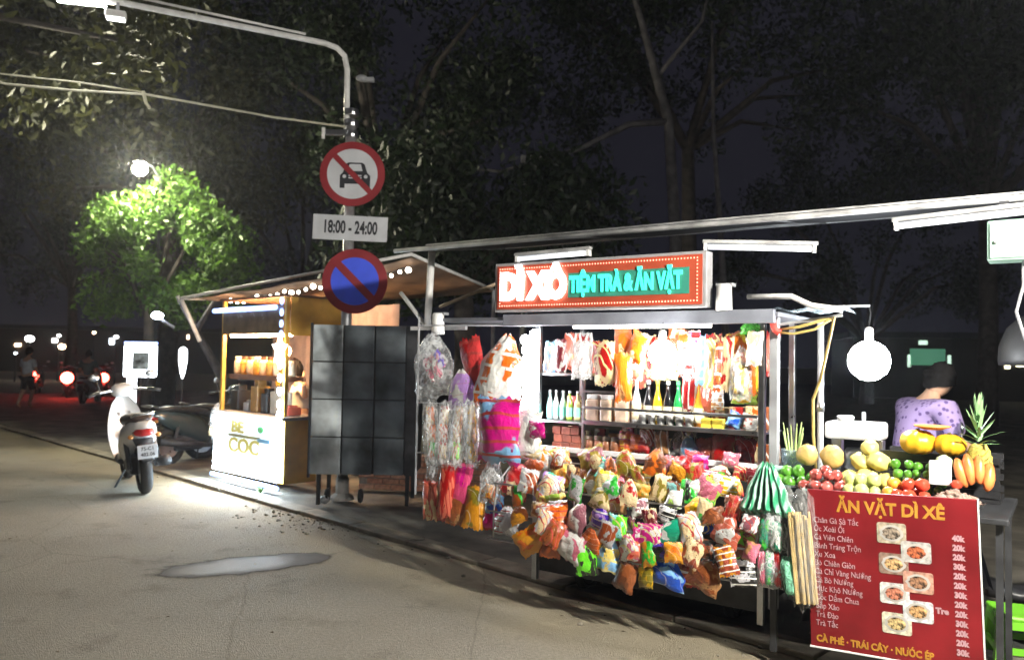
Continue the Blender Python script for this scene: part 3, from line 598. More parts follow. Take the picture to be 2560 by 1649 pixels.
def lay(rows, group, amt, kindf, phrase):
    tiers = {}
    for r in rows: tiers.setdefault(r[9], []).append(r)
    for tn, rs in tiers.items():
        rs.sort(key=lambda r: abs(r[0]))
        for k, (s, d, z, w, h, rot, c1, c2, nm, _t) in enumerate(rs):
            sd = hash_(nm + tn); kind = kindf(w, h, nm)
            m = print_mat('print_' + c1 + '_' + c2 + str(sd % 3), COL[c1], COL[c2], sd % 97)
            o = packet_mesh(w, h, sd % 1000, kind).build('snack_packet', m, None, W(s, d, z), tilt(sd, rot, amt), smooth=(sd % 3 != 0))
            art = 'bag' if kind == 'flare' else 'packet'
            tag(o, '%s %s, %s from the LED post in the %s' % (nm, art, ORD[k], tn), 'snack packet', group)
def hash_(t):
    v = 7
    for ch in t: v = (v * 31 + ord(ch)) % 1000003
    return v
lay(HEAP, 'packets hanging on the cart front', 1, lambda w, h, nm: 'flare' if any(k in nm for k in ('flared', 'teal', 'crumpled', 'striped', 'blue', 'dusty')) else 'pillow', '')
lay(UPPER, 'packets hung along the front beam', .5, lambda w, h, nm: 'tube' if ('slim' in nm) else 'pillow', '')
lay(LEFT, 'packets bunched beside the LED post', .6, lambda w, h, nm: 'tube' if nm in ('salmon', 'red', 'short coral') else ('flare' if nm in ('white and orange', 'crumpled white', 'white and purple') else 'pillow'), '')
# a second layer tucked behind the front packets
rd = random.Random(21); keys = list(COL); back = []; used_ = set()
for i in range(30):
    s = rd.uniform(.0, 1.62); z = rd.uniform(.36, 1.0)
    if z < .62 and s < (.62 - z) * 2.3: continue
    c1_, c2_ = rd.choice(keys), rd.choice(keys)
    while (c1_, c2_) in used_: c1_, c2_ = rd.choice(keys), rd.choice(keys)
    used_.add((c1_, c2_)); back.append((s, .02 + .22 * min(1, (1.02 - z) / .15), z, rd.uniform(.12, .2), rd.uniform(.12, .2), rd.uniform(-25, 25), c1_, c2_, 'half hidden', 'layer behind the hanging packets'))
CN = dict(lblue='light blue', bgreen='lime green', paleyellow='pale yellow')
for k, (s, d, z, w, h, rot, c1, c2, nm, tn) in enumerate(back):
    o = packet_mesh(w, h, 500 + k).build('snack_packet', print_mat('printb_%s_%s' % (c1, c2), COL[c1], COL[c2], k), None, W(s, d, z), tilt(900 + k, rot))
    tag(o, 'half hidden %s and %s packet tucked behind the front packets' % (CN.get(c1, c1), CN.get(c2, c2)), 'snack packet', 'packets tucked behind the front layer')

# small bright packets pegged over the front, in three layers
rd = random.Random(77); pal = ['red', 'orange', 'gold', 'burnt', 'brown', 'white', 'brick', 'copper', 'silver', 'maroon', 'gold', 'cream', 'olive', 'green']
for ln_, (z0, z1, d0, n_) in (('upper', (.86, 1.0, .16, 14)), ('middle', (.68, .85, .4, 11)), ('lower', (.45, .66, .45, 9))):
    for k in range(n_):
        s = .02 + 1.58 * (k + rd.uniform(.1, .9)) / n_; z = rd.uniform(z0, z1)
        if z < .64 - .42 * s: z = .64 - .42 * s + rd.uniform(0, .1)
        c1, c2 = rd.choice(pal), rd.choice(pal); w, h = rd.uniform(.09, .15), rd.uniform(.1, .17)
        o = packet_mesh(w, h, 300 + k, rd.choice(['pillow', 'pillow', 'flare'])).build('small_packet', print_mat('prints_%s_%s' % (c1, c2), COL[c1], COL[c2], k + 40), None, W(s, d0 + rd.uniform(-.02, .04), z), tilt(1300 + k, rd.uniform(-30, 30)))
        tag(o, 'small %s and %s packet, %s from the LED post, %s small-packet layer' % (CN.get(c1, c1), CN.get(c2, c2), ORD[k], ln_), 'snack packet', 'small packets pegged over the cart front')
for k in range(17):
    c1, c2 = rd.choice(['red', 'orange', 'gold', 'brick', 'salmon', 'yellow', 'burnt']), rd.choice(['cream', 'red', 'gold', 'orange', 'white'])
    s = .06 + 1.43 * k / 16; o = packet_mesh(rd.uniform(.1, .14), rd.uniform(.22, .34), 700 + k).build('snack_packet', print_mat('printr_%s_%s' % (c1, c2), COL[c1], COL[c2], k + 9), None, W(s, -.34, rd.uniform(1.58, 1.68)), tilt(1700 + k, rd.uniform(-8, 8), .5))
    tag(o, '%s and %s packet in the back row under the roof, %s from the LED post' % (c1, c2, ORD[k]), 'snack packet', 'back row of packets under the cart roof')
for k in range(14):
    c1 = rd.choice(['red', 'orange', 'brick', 'gold', 'maroon', 'copper']); s = .08 + 1.42 * k / 13
    o = MB().box((-.045, -.03, 0), (.045, .03, rd.uniform(.1, .16)), .004).build('snack_box', print_mat('printx_%s_cream' % c1, COL[c1], COL['cream'], k), None, W(s, -.36, 1.193), (0, 0, CA + rd.uniform(-.15, .15))); tag(o, '%s snack box at the back of the middle shelf, %s from the LED post' % (c1, ORD[k]), 'box', 'boxes at the back of the middle shelf')
    o = MB().box((-.045, -.03, 0), (.045, .03, rd.uniform(.1, .17)), .004).build('snack_box', print_mat('printx_%s_cream' % c1, COL[c1], COL['cream'], k), None, W(s, -.38, .986), (0, 0, CA + rd.uniform(-.15, .15))); tag(o, '%s snack box at the back of the counter, %s from the LED post' % (c1, ORD[k]), 'box', 'boxes at the back of the counter')
# clear bags with things inside
CLEAR = film_mat('clear_film', (.9, .92, .93), .32); CLEARG = film_mat('green_film', (.25, .75, .5), .55); CLEARW = film_mat('white_film', (.92, .93, .94), .75, .3)
def bag(label, s, d, z, w, h, film, contents, rot=0, seed=1, kind='flare', cat='plastic bag', group='plastic bags hung on the cart'):
    t = thing('plastic_bag', label, cat, W(s, d, z), group=group, rot=tilt(seed, rot, .4))
    packet_mesh(w, h, seed, kind, min(w, h) * .3).build('film', film, t, smooth=True)
    for (nm, cx, cz, cw, ch, ro, c1, c2, kd) in contents:
        packet_mesh(cw, ch, seed * 13 + int(cx * 1000) + int(cz * 100), kd, min(cw, ch) * .28).build(nm, print_mat('print_%s_%s' % (c1, c2), COL[c1], COL[c2], seed), t, (cx, 0, cz), (0, R(ro), 0))
    return t
bag('big clear bag of pink and white sticks beside the metal shutters', -.788, .2, 1.55, .4, .5, CLEAR, [('candy_stick', -.03, -.02, .07, .2, -25, 'pink', 'white', 'tube'), ('candy_stick', .03, -.01, .07, .22, -22, 'rose', 'white', 'tube'), ('candy_stick', .07, .03, .06, .16, -28, 'violet', 'rose', 'tube')], -14, 31)
for i, (s, c1, c2, nm) in enumerate(((-.703, 'orange', 'green', 'orange and green'), (-.592, 'red', 'orange', 'red and orange'), (-.47, 'tan', 'bgreen', 'tan and bright green'), (-.345, 'yellow', 'olive', 'yellow and olive'))):
    cols = [c1, c1, c2] if i != 1 else [c1, c2, c1]
    bag('long clear sleeve of %s sweets below the clear bag of pink sticks' % nm, s, .3, 1.065 + .008 * i, .125, .46, CLEAR, [('sweet_pack', 0, .13 - .125 * k, .078, .125, random.uniform(-5, 5), c, c1 if c != c1 else 'cream', 'pillow') for k, c in enumerate(cols)], 0, 40 + i, 'tube', 'sweets', 'long clear sleeves of sweets')
bag('narrow clear grey bag hanging under the magenta packet', -.167, .3, .8, .17, .32, CLEAR, [('sweet_pack', 0, -.09, .1, .1, 10, 'gold', 'olive', 'pillow')], 0, 52)
bag('limp clear bag low at the outer corner of the cart', -.69, .3, .83, .1, .18, CLEAR, [('sweet_pack', 0, -.03, .05, .08, 10, 'silver', 'dark', 'pillow')], 8, 53)
tb = bag('white carrier bag with loop handles under the cart roof', .362, .03, 1.61, .15, .26, CLEARW, [], 0, 54, 'pillow')
for x in (-.04, .04): MB().tube([(x - .025, 0, .11), (x - .012, 0, .18), (x + .012, 0, .18), (x + .025, 0, .11)], .009, 6).build('handle', CLEARW, tb, smooth=True)
bag('straw coloured netted bag right under the glaring bulb', .967, .06, 1.54, .18, .1, film_mat('straw_net', (.8, .7, .4), .85, .4), [], 0, 55, 'pillow')
bag('tall clear bag with cream wafers at the inner side of the front post', 1.442, .03, 1.545, .13, .32, CLEAR, [('wafer_pack', 0, -.03, .09, .2, 2, 'white', 'paleyellow', 'tube')], 0, 56)
bag('bright green knotted bag top hanging at the roof corner', 1.492, .03, 1.815, .12, .08, film_mat('lime_film', (.15, .8, .1), .9, .3), [], 0, 57)
tag(packet_mesh(.3, .27, 58, 'pleat', .07).build('plastic_bag', stripe_mat(), None, W(1.701, .38, .94), tilt(58, 0, .3)), 'bunched green and white striped bag fanning out at the cart corner', 'plastic bag', 'plastic bags hung on the cart')
bag('clear bag of green bottles hanging below the striped bag', 1.73, .4, .742, .17, .27, CLEAR, [('bottle_pack', -.03, -.04, .06, .17, 0, 'green', 'teal', 'tube'), ('bottle_pack', .035, -.04, .06, .16, 0, 'teal', 'white', 'tube')], 0, 59)
bag('clear bag of red and green bottles near the ground', 1.725, .4, .525, .14, .2, CLEAR, [('bottle_pack', -.04, 0, .04, .17, 0, 'rose', 'white', 'tube'), ('bottle_pack', .0, 0, .04, .17, 0, 'green', 'teal', 'tube'), ('bottle_pack', .042, 0, .04, .17, 0, 'red', 'rose', 'tube')], 0, 60)
tag(packet_mesh(.085, .2, 61, 'tube', .045).build('wrapped_roll', film_mat('mint_film', (.3, .75, .5), .95, .3), None, W(1.838, .4, .506), tilt(61, -14, .3), smooth=True), 'smooth pale green wrapped roll hanging low beside the skewers', 'packet')
bm_ = thing('skewer_bag', 'long clear bag full of bamboo skewers beside the red menu board', 'skewers', W(1.905, .42, .66), rot=tilt(62, -7, .15))
rd = random.Random(8); BAM = mat('bamboo', (.62, .45, .2), .6, 0, .2, 12, .1)
for k in range(34):
    x, y = rd.uniform(-.05, .05), rd.uniform(-.035, .035); MB().tube([(x, y, -.27), (x * 1.05 + rd.uniform(-.006, .006), y, .17 + rd.uniform(-.02, .02))], .0065, 5).build('skewer', BAM, bm_)
packet_mesh(.145, .6, 63, 'tube', .05).build('film', film_mat('thin_film', (.9, .9, .88), .13), bm_, smooth=True)

# ------------------------------------------------------------------ things on the shelves
def bottle(label, s, d, z, h, r, col, cap, group, lab=None):
    t = thing('drink_bottle', label, 'bottle', W(s, d, z), group=group)
    MB().lathe([(r * .9, 0), (r, .02), (r, h * .48), (r * .8, h * .6), (r * .36, h * .78), (r * .34, h * .92)], 12).build('body', mat('bottle_' + lab_(col), col, .15, 0, .05, 8, 0, coat=.5), t, smooth=True)
    MB().lathe([(r * .42, h * .92), (r * .42, h), (r * .3, h * 1.005)], 10).build('cap', mat('cap_' + lab_(cap), cap, .4), t)
    if lab: MB().lathe([(r * 1.02, h * .12), (r * 1.02, h * .44)], 12).build('paper_label', mat('label_' + lab_(lab), lab, .5), t)
def lab_(c): return '%d_%d_%d' % tuple(int(v * 99) for v in c)
CR = (.85, .75, .5); BK = (.012, .012, .015); WH = (.85, .85, .85)
for s, col, cap, nm in ((.693, WH, WH, 'white'), (.779, BK, WH, 'black'), (.844, (.85, .5, .02), (.9, .6, .1), 'yellow'), (.916, BK, WH, 'second black'), (.986, (.02, .32, .08), (.1, .5, .2), 'green'), (1.125, (.85, .3, .03), (.9, .5, .1), 'orange')):
    bottle('%s drink bottle with cream label standing behind the shelf rail' % nm if 'second' not in nm else 'black drink bottle between the yellow and the green bottle', s, -.12, 1.193, .29, .033, col, cap, 'drink bottles on the middle shelf', CR)
for s, col, nm in ((.026, (.5, .8, .82), 'pale aqua'), (.075, (.8, .85, .85), 'milky white'), (.133, (.65, .85, .85), 'ice blue'), (.186, (.5, .75, .1), 'lime'), (.247, (.75, .7, .35), 'straw')):
    bottle('%s small bottle in the shelf corner by the LED column' % nm, s, -.12, 1.193, .2, .024, col, WH, 'small bottles by the LED column', (.3, .75, .65))
for s, w, nm in ((.378, .09, 'widest tan jar'), (.478, .075, 'middle cream jar'), (.6, .09, 'square tan jar nearest the white bottle')):
    t = thing('sweet_jar', '%s behind the short shelf rail' % nm, 'jar', W(s, -.12, 1.193), CA, group='jars behind the short rail')
    MB().box((-w / 2, -.04, 0), (w / 2, .04, .155), .012).build('body', mat('jar_tan' + nm[:3], (.62, .46, .34), .35, 0, .25, 12, .05), t)
    MB().box((-w / 2 + .005, -.035, .155), (w / 2 - .005, .035, .185), .006).build('lid', WHITEP, t)
for i, s in enumerate((.77, .83, .895, .955, 1.02, 1.085)):
    t = thing('paper_cup', 'white cup in front of the drink bottles, %s from the LED post' % ORD[i], 'cup', W(s, -.06, 1.193), group='cups in front of the bottles')
    MB().lathe([(.02, 0), (.028, .07), (.03, .075)], 12).build('wall', WHITEP, t, smooth=True); MB().lathe([(.031, .072), (.031, .08), (.012, .085)], 12).build('lid', mat('cup_lid', (.8, .78, .7), .4), t)
for s, nm in ((1.202, 'yellow carton standing beside the last white cup'), (1.275, 'yellow carton nearest the front post on the shelf')):
    o = MB().box((-.032, -.025, 0), (.032, .025, .07), .003).build('small_carton', mat('yellow_carton', (.8, .62, .06), .5), None, W(s, -.06, 1.194), (0, 0, CA)); tag(o, nm, 'carton', 'yellow cartons on the shelf')
tag(packet_mesh(.1, .1, 71).build('paper_bag', print_mat('print_blue_white', COL['lblue'], COL['blue'], 4), None, W(1.36, -.1, 1.26), tilt(71, 30)), 'small blue paper cone on the shelf near the front post', 'bag')
tag(packet_mesh(.13, .1, 72).build('paper_bag', print_mat('print_white_salmon', COL['white'], COL['salmon'], 5), None, W(1.45, -.1, 1.245), tilt(72, 10)), 'white and salmon packet lying on the shelf near the front post', 'bag')
# lower shelf: boxes, jars and packs on the counter
BRK = mat('brick_box', (.36, .11, .065), .55, 0, .25, 14, .1)
for r_ in range(3):
    for c_ in range(3):
        o = MB().box((-.034, -.03, 0), (.034, .03, .052), .003).build('sweet_box', BRK, None, W(.1 + .072 * c_ + (.01 if r_ % 2 else 0), -.12, .986 + .054 * r_), (0, 0, CA + R(random.uniform(-4, 4))))
        tag(o, 'brick red sweet box, %s row up, %s from the LED column in its stack' % (['bottom', 'second', 'top'][r_], ORD[c_]), 'box', 'stack of brick red boxes')
for i in range(4):
    t = thing('candy_jar', 'brown candy jar with cream lid, %s after the brick red boxes' % ORD[i], 'jar', W(.35 + .062 * i, -.12, .986), group='brown candy jars on the counter')
    MB().lathe([(.026, 0), (.029, .01), (.029, .075), (.022, .088)], 12).build('body', mat('candy_jar_brown', (.4, .16, .08), .25, 0, .3, 30, .05), t, smooth=True)
    MB().lathe([(.025, .088), (.025, .108), (.02, .112)], 12).build('lid', mat('cream_lid', (.8, .68, .5), .4), t)
for i, (s, z, w, h, c1, c2, nm) in enumerate(((.605, 1.065, .1, .155, 'orange', 'yellow', 'orange yellow standing packet beside the brown candy jars'), (.719, 1.07, .15, .12, 'red', 'orange', 'red packet slumped on the counter next to the orange one'), (.77, 1.12, .12, .12, 'brick', 'brown', 'brown red pack upright behind the slumped red packet'), (.873, 1.08, .11, .16, 'tan', 'brown', 'tan patterned pack standing in the middle of the counter'), (1.058, 1.06, .12, .16, 'lblue', 'white', 'pale blue and white bag twisted at its top on the counter'), (1.16, 1.06, .12, .15, 'brick', 'maroon', 'maroon pack behind the pale blue bag'), (1.28, 1.08, .14, .18, 'brick', 'red', 'red brown pack in the middle of the three dark packs'), (1.42, 1.07, .14, .17, 'maroon', 'red', 'red brown pack nearest the front post on the counter'))):
    tag(packet_mesh(w, h, 80 + i, 'flare' if 'twisted' in nm else 'pillow').build('snack_packet', print_mat('print_%s_%s' % (c1, c2), COL[c1], COL[c2], 80 + i), None, W(s, -.12, z), tilt(80 + i, 0, .6)), nm, 'snack packet', 'packs standing on the counter')
bag('clear knotted bag on the counter behind the tan pack', .977, -.14, 1.09, .1, .15, CLEAR, [('sweet_pack', 0, -.03, .06, .07, 0, 'silver', 'white', 'pillow')], 0, 90)
# ------------------------------------------------------------------ fruit table and what stands on it
ft = thing('fruit_table', 'dark folding table carrying trays of fruit beside the cart', 'table', (*W(1.68, -.3, 0)[:2], 0), CA)
MB().box((0, -.66, .88), (1.12, .1, .91), .006).build('table_top', DARK, ft)
for x in (.04, 1.08):
    for y in (-.6, .04): MB().box((x - .015, y - .015, .07), (x + .015, y + .015, .88)).build('leg', DARK, ft)
def tray(label, s, d, r):
    t = thing('steel_tray', label, 'tray', W(s, d, .911), group='steel fruit trays')
    MB().lathe([(.01, .0), (r * .7, 0), (r * .92, .03), (r, .045), (r * 1.03, .045), (r * .9, .026), (r * .68, .006), (.01, .005)], 24).build('dish', STEEL, t, smooth=True)
tray('round steel tray under the green limes nearest the cart', 1.79, .18, .1); tray('round steel tray under the red and white apples', 1.965, .24, .125)
tray('round steel tray under the pale guavas', 2.166, .25, .12); tray('round steel tray under the red tomatoes', 2.38, .25, .12); tray('round steel tray under the small brown tubers', 2.575, .25, .125)
def fruit(name, label, cat, group, s, d, z, r, m, sq=(1, 1, 1), rot=None, stem=True, jit=.1, seed=0):
    r *= random.uniform(.86, 1.12); jit *= 1.6
    t = MB().ball((0, 0, 0), r, 14, 9, sq, jit, seed).build(name, m, None, W(s, d, z), rot or (R(random.uniform(-25, 25)), R(random.uniform(-25, 25)), random.uniform(0, 6)), smooth=True)
    if stem: MB().tube([(0, 0, r * sq[2] * .96), (.002, 0, r * sq[2] * 1.1)], r * .07, 5).build('stem', mat('fruit_stem', (.1, .08, .03), .8), t)
    return tag(t, label, cat, group)
LIME = mat('lime_skin', (.1, .32, .03), .35, 0, .3, 30, .12, bscale=160); APPLE = mat('apple_skin', (.6, .12, .1), .25, 0, .5, 14, .03); GUAVA = mat('guava_skin', (.62, .68, .22), .4, 0, .2, 20, .1)
MANGO = mat('mango_skin', (.82, .72, .2), .4, 0, .12, 12, .05); TOM = mat('tomato_skin', (.72, .08, .04), .2, 0, .2, 10, .02); ORAN = mat('orange_skin', (.85, .35, .04), .4, 0, .1, 10, .15, bscale=150)
MEL = mat('melon_rind', (.62, .42, .13), .5, 0, .2, 12, .2, bscale=70); PUMP = mat('pumpkin_skin', (.85, .45, .02), .35, 0, .12, 8, .06); TUB = mat('tuber_skin', (.42, .3, .24), .8, 0, .4, 40, .3); PALE = mat('pale_melon', (.6, .72, .45), .4, 0, .15, 14, .05)
k = 0
for s, d, z in ((1.715, .2, .965), (1.775, .22, .965), (1.835, .2, .97), (1.74, .13, .968), (1.805, .12, .97), (1.75, .17, 1.015), (1.81, .17, 1.02), (1.86, .1, .98)):
    fruit('lime', 'green lime in the steel tray nearest the cart', 'lime', 'limes in the tray nearest the cart', s, d, z, .031, LIME, (1, 1, 1.08), seed=k); k += 1
for s, d, z in ((1.87, .28, .965), (1.93, .3, .968), (1.99, .3, .968), (2.05, .27, .967), (1.9, .2, .97), (1.965, .22, .972), (2.03, .19, .97), (1.925, .25, 1.022), (1.99, .25, 1.024), (1.955, .18, 1.04), (2.02, .22, 1.02)):
    fruit('apple', 'red and white apple in the second steel tray', 'apple', 'apples in the second tray', s, d, z, .034, APPLE, (1, 1, .9), seed=k); k += 1
for s, d, z in ((2.1, .3, .965), (2.16, .31, .967), (2.22, .3, .966), (2.12, .22, .97), (2.19, .22, .97), (2.15, .27, 1.02), (2.21, .25, 1.02), (2.1, .26, 1.015)):
    fruit('guava', 'pale green guava in the middle steel tray', 'guava', 'guavas in the middle tray', s, d, z, .034, GUAVA, (1, 1, 1.05), seed=k); k += 1
for s, d, z, r in ((2.07, .1, 1.0, .05), (2.15, .1, 1.01, .052), (2.235, .1, 1.0, .05), (2.11, .07, 1.09, .052), (2.2, .07, 1.095, .058), (2.15, .04, 1.165, .045), (2.27, .12, .98, .045)):
    fruit('mango', 'pale yellow mango in the heap behind the guavas', 'mango', 'mangoes heaped behind the guavas', s, d, z, r, MANGO, (1.25, 1, .9), seed=k, jit=.15); k += 1
for s, d, z in ((2.32, .3, .965), (2.38, .32, .967), (2.445, .29, .967), (2.34, .22, .97), (2.41, .23, .97), (2.37, .27, 1.02), (2.43, .26, 1.02)):
    fruit('tomato', 'shiny red tomato in the fourth steel tray', 'tomato', 'tomatoes in the fourth tray', s, d, z, .033, TOM, (1, 1, .88), seed=k); k += 1
for s, d, z, l in ((2.285, .3, .97, 'first orange beside the guavas, on the tomato tray rim'), (2.30, .24, 1.01, 'upper orange leaning on the tomatoes')): fruit('orange', l, 'orange', 'oranges by the tomatoes', s, d, z, .035, ORAN, seed=k); k += 1
for i in range(20):
    s, d, z = 2.29 + .05 * (i % 5) + random.uniform(-.01, .01), .12 - .03 * (i // 5 % 2), .975 + .04 * (i // 5) + random.uniform(-.008, .008)
    fruit('calamansi', 'small round green citrus in the pile under the pumpkins', 'citrus', 'small green citrus under the pumpkins', s, d, z, .023, LIME, seed=k, stem=False); k += 1
for s, z, r, l in ((1.826, 1.10, .064, 'smaller tan melon standing behind the limes'), (1.96, 1.10, .072, 'larger tan melon standing behind the apples')): fruit('melon', l, 'melon', 'tan melons', s, .05, z, r, MEL, (1, 1, 1.02), (0, 0, 1), seed=k); k += 1
def pumpkin(label, s, z, r):
    g = MB(); n, m = 40, 12; vs = []; 
    for i in range(m + 1):
        for j in range(n):
            th = math.pi * i / m; ph = 2 * math.pi * j / n; q = r * (1 - .07 * abs(math.sin(ph * 5))) * (1 - .12 * math.cos(th) ** 8)
            vs.append((q * math.sin(th) * math.cos(ph), q * math.sin(th) * math.sin(ph), .78 * q * math.cos(th)))
    o = g.add(vs, [(i * n + j, (i + 1) * n + j, (i + 1) * n + (j + 1) % n, i * n + (j + 1) % n) for i in range(m) for j in range(n)]).build('pumpkin', PUMP, None, W(s, -.03, z), (0, 0, s), smooth=True)
    MB().tube([(0, 0, r * .66), (.004, 0, r * .8)], [.012, .008], 6).build('stem', mat('fruit_stem', (.1, .08, .03), .8), o); tag(o, label, 'pumpkin', 'orange pumpkins')
pumpkin('larger orange pumpkin on the crate behind the green citrus', 2.372, 1.205, .092); pumpkin('smaller orange pumpkin beside the pineapple', 2.52, 1.2, .08)
t = thing('crate', 'dark plastic crate propping up the pumpkins on the fruit table', 'crate', W(2.18, -.22, .911), CA)
MB().box((0, -.14, 0), (.56, .16, .02)).build('base', BLACKP, t)
for z in (.03, .09, .15, .2):
    MB().box((0, -.14, z), (.56, -.125, z + .035)).build('slat', BLACKP, t); MB().box((0, .145, z), (.56, .16, z + .035)).build('slat', BLACKP, t)
MB().box((0, -.12, .19), (.56, .14, .205)).build('lid', BLACKP, t)
t = thing('orange_dish', 'shallow orange plastic dish lying on top of the two pumpkins', 'dish', W(2.44, -.03, 1.276)); MB().lathe([(.05, 0), (.085, .018), (.09, .02), (.082, .012), (.05, .006)], 24).build('dish', mat('orange_plastic', (.85, .3, .08), .35), t, smooth=True)
o = MB().box((-.05, -.035, 0), (.05, .035, .12), .008).build('tofu_block', mat('white_block', (.8, .79, .76), .6), None, W(2.5, .17, 1.015), (R(-8), 0, CA + .1)); tag(o, 'plain white box standing between the tomatoes and the papayas', 'box')
fruit('pale_melon', 'pale green melon between the citrus pile and the papayas', 'melon', None, 2.51, .1, 1.12, .045, PALE, seed=3)
for i, (s, z, l) in enumerate(((2.585, 1.08, 'short orange papaya nearest the white box'), (2.62, 1.1, 'middle orange papaya standing by the pineapple'), (2.665, 1.1, 'tallest orange papaya in front of the pineapple'), (2.705, 1.07, 'dull orange papaya at the outer end of the fruit'))):
    fruit('papaya', l, 'papaya', 'orange papayas', s, .12, z, .034, mat('papaya_skin', (.82, .25, .07), .35, 0, .25, 10, .05), (.9, .9, 2.3), (R(-14), R(8 * (i - 1.5)), 0), seed=i)
fruit('tomato', 'single tomato resting against the orange papayas', 'tomato', None, 2.575, .21, 1.03, .03, TOM, (1, 1, .9), seed=9)
for i in range(22):
    a = i * 2.4; r = .1 * math.sqrt(i / 22); fruit('tuber', 'small brown knobbly tuber in the last steel tray', 'tuber', 'tubers in the last tray', 2.575 + r * math.cos(a), .26 + r * math.sin(a), .955 + .045 * (1 - r / .1), random.uniform(.016, .025), TUB, (1.3, 1, .8), seed=i, stem=False, jit=.5)
pa = thing('pineapple', 'pineapple with spiky pale crown standing upright behind the papayas', 'pineapple', W(2.655, .02, 1.03))
g = MB(); n, m = 14, 12; vs = []
for i in range(m + 1):
    for j in range(n):
        v = i / m; q = .056 * math.sin(math.pi * (.08 + .84 * v)) ** .45; b = 1.12 if (i + j) % 2 else .93; ph = 2 * math.pi * j / n
        vs.append((q * b * math.cos(ph), q * b * math.sin(ph), .19 * v))
g.add(vs, [(i * n + j, i * n + (j + 1) % n, (i + 1) * n + (j + 1) % n, (i + 1) * n + j) for i in range(m) for j in range(n)]); g.build('body', mat('pineapple_rind', (.5, .42, .08), .6, 0, .3, 40, .3), pa)
LF = mat('pineapple_leaf', (.28, .5, .22), .45, 0, .2, 20, .05)
rd = random.Random(5)
def leaf_blade(base, dirv, L_, w):
    d = Vector(dirv).normalized(); sd = d.cross(Vector((0, 0, 1))); sd = sd.normalized() if sd.length > .01 else Vector((1, 0, 0)); vs = []; fs = []
    for i in range(5):
        u = i / 4; p = Vector(base) + d * L_ * u + Vector((0, 0, -.35 * L_ * u * u * (1 - d.z))) ; ww = w * (1 - u) ** .7 * (.75 + u)
        vs += [p - sd * ww, p + Vector((0, 0, -.18 * ww)), p + sd * ww]
        if i: fs += [(3 * i - 3, 3 * i - 2, 3 * i + 1, 3 * i), (3 * i - 2, 3 * i - 1, 3 * i + 2, 3 * i + 1)]
    return MB().add(vs, fs)
for i in range(30):
    a = i * 2.399; el = .25 + .06 * i
    leaf_blade((.012 * math.cos(a), .012 * math.sin(a), .185 + .006 * i), (math.cos(a) * math.cos(min(el, 1.45)), math.sin(a) * math.cos(min(el, 1.45)), math.sin(min(el, 1.45))), .13 - .0012 * i, .011).build('leaf', LF, pa)
# juice press and cup
jp = thing('juice_press', 'white box shaped juice press behind the melons', 'machine', W(1.84, -.36, .911), CA)
MB().box((0, -.1, 0), (.3, .14, .05), .01).build('base', GREYP, jp); MB().box((.0, -.1, .26), (.31, .14, .36), .02).build('head', WHITEP, jp)
MB().box((.01, .02, .05), (.07, .1, .26), .006).build('column', STEEL, jp); MB().box((.25, .02, .05), (.30, .1, .26), .006).build('column', STEEL, jp)
MB().lathe([(.035, 0), (.07, .05), (.075, .11), (.05, .15)], 16, (.16, -.02, .06)).build('bowl', STEEL, jp, smooth=True); MB().lathe([(.045, 0), (.048, .03), (.04, .035)], 16, (.1, 0, .36)).build('lid', WHITEP, jp, smooth=True)
MB().tube([(.2, 0, .36), (.2, 0, .42)], .012, 8).build('knob', GREYP, jp)
sb = thing('stalk_bucket', 'cloudy plastic bucket of pale green stalks by the cart corner', 'bucket', W(1.72, -.05, .911))
MB().lathe([(.05, 0), (.066, .2), (.07, .205), (.062, .2), (.047, .005)], 18).build('bucket', film_mat('cloudy_bucket', (.55, .65, .75), .6), sb, smooth=True)
MB().box((-.06, -.055, .0), (.06, .055, .05), .006).build('foot', mat('mint_plastic', (.45, .75, .65), .4), sb)
for i in range(9):
    a = i * 2.4; MB().tube([(.02 * math.cos(a), .02 * math.sin(a), .02), (.035 * math.cos(a), .035 * math.sin(a), .2), (.06 * math.cos(a), .05 * math.sin(a), .33 + .03 * math.sin(i))], [.009, .007, .003], 5).build('stalk', mat('stalk', (.5, .65, .25), .5), sb)
o = MB().box((-.045, -.03, 0), (.045, .03, .07), .006).build('mint_tub', mat('mint_plastic', (.45, .75, .65), .4), None, W(1.70, .1, .96), (0, 0, CA)); tag(o, 'pale mint plastic tub at the cart corner behind the limes', 'tub')

# ------------------------------------------------------------------ red menu board
MR = mat('board_red', (.2, .008, .012), .4, 0, .2, 3, .3, bscale=3.5); MY = mat('print_yellow', (.5, .24, .03), .5); MP = mat('print_pink', (.5, .3, .33), .5)
bd = thing('menu_board', 'large red printed menu board headed ĂN VẶT DÌ XÊ below the fruit', 'menu board', W(1.945, .425, .18), CA, rot=(R(-2), R(-2.2), CA))
MB().box((0, 0, 0), (.765, .02, .785), .004).build('panel', MR, bd)
MB().box((-.004, -.003, -.004), (.769, .023, .006), .002).build('edge_trim', WHITEP, bd); MB().box((.763, -.003, .0065), (.769, .023, .789), .001).build('edge_trim', WHITEP, bd)
text('heading', 'ĂN VẶT DÌ XÊ', .082, MY, bd, (.145, -.0015, .708), bold=.003, ext=.001, sx=.92)
items = ['Chân Gà Sả Tắc', 'Ốc Xoài Ổi', 'Cá Viên Chiên', 'Bánh Tráng Trộn', 'Xu Xoa', 'Bò Chiên Giòn', 'Cá Chỉ Vàng Nướng', 'Cá Bò Nướng', 'Mực Khô Nướng', 'Cóc Dầm Chua', 'Bắp Xào', 'Trà Đào', 'Trà Tắc']
for i, it in enumerate(items): text('menu_line', it, .04, MP, bd, (.03, -.0015, .632 - .0425 * i), bold=0, ext=.001, sx=.8)
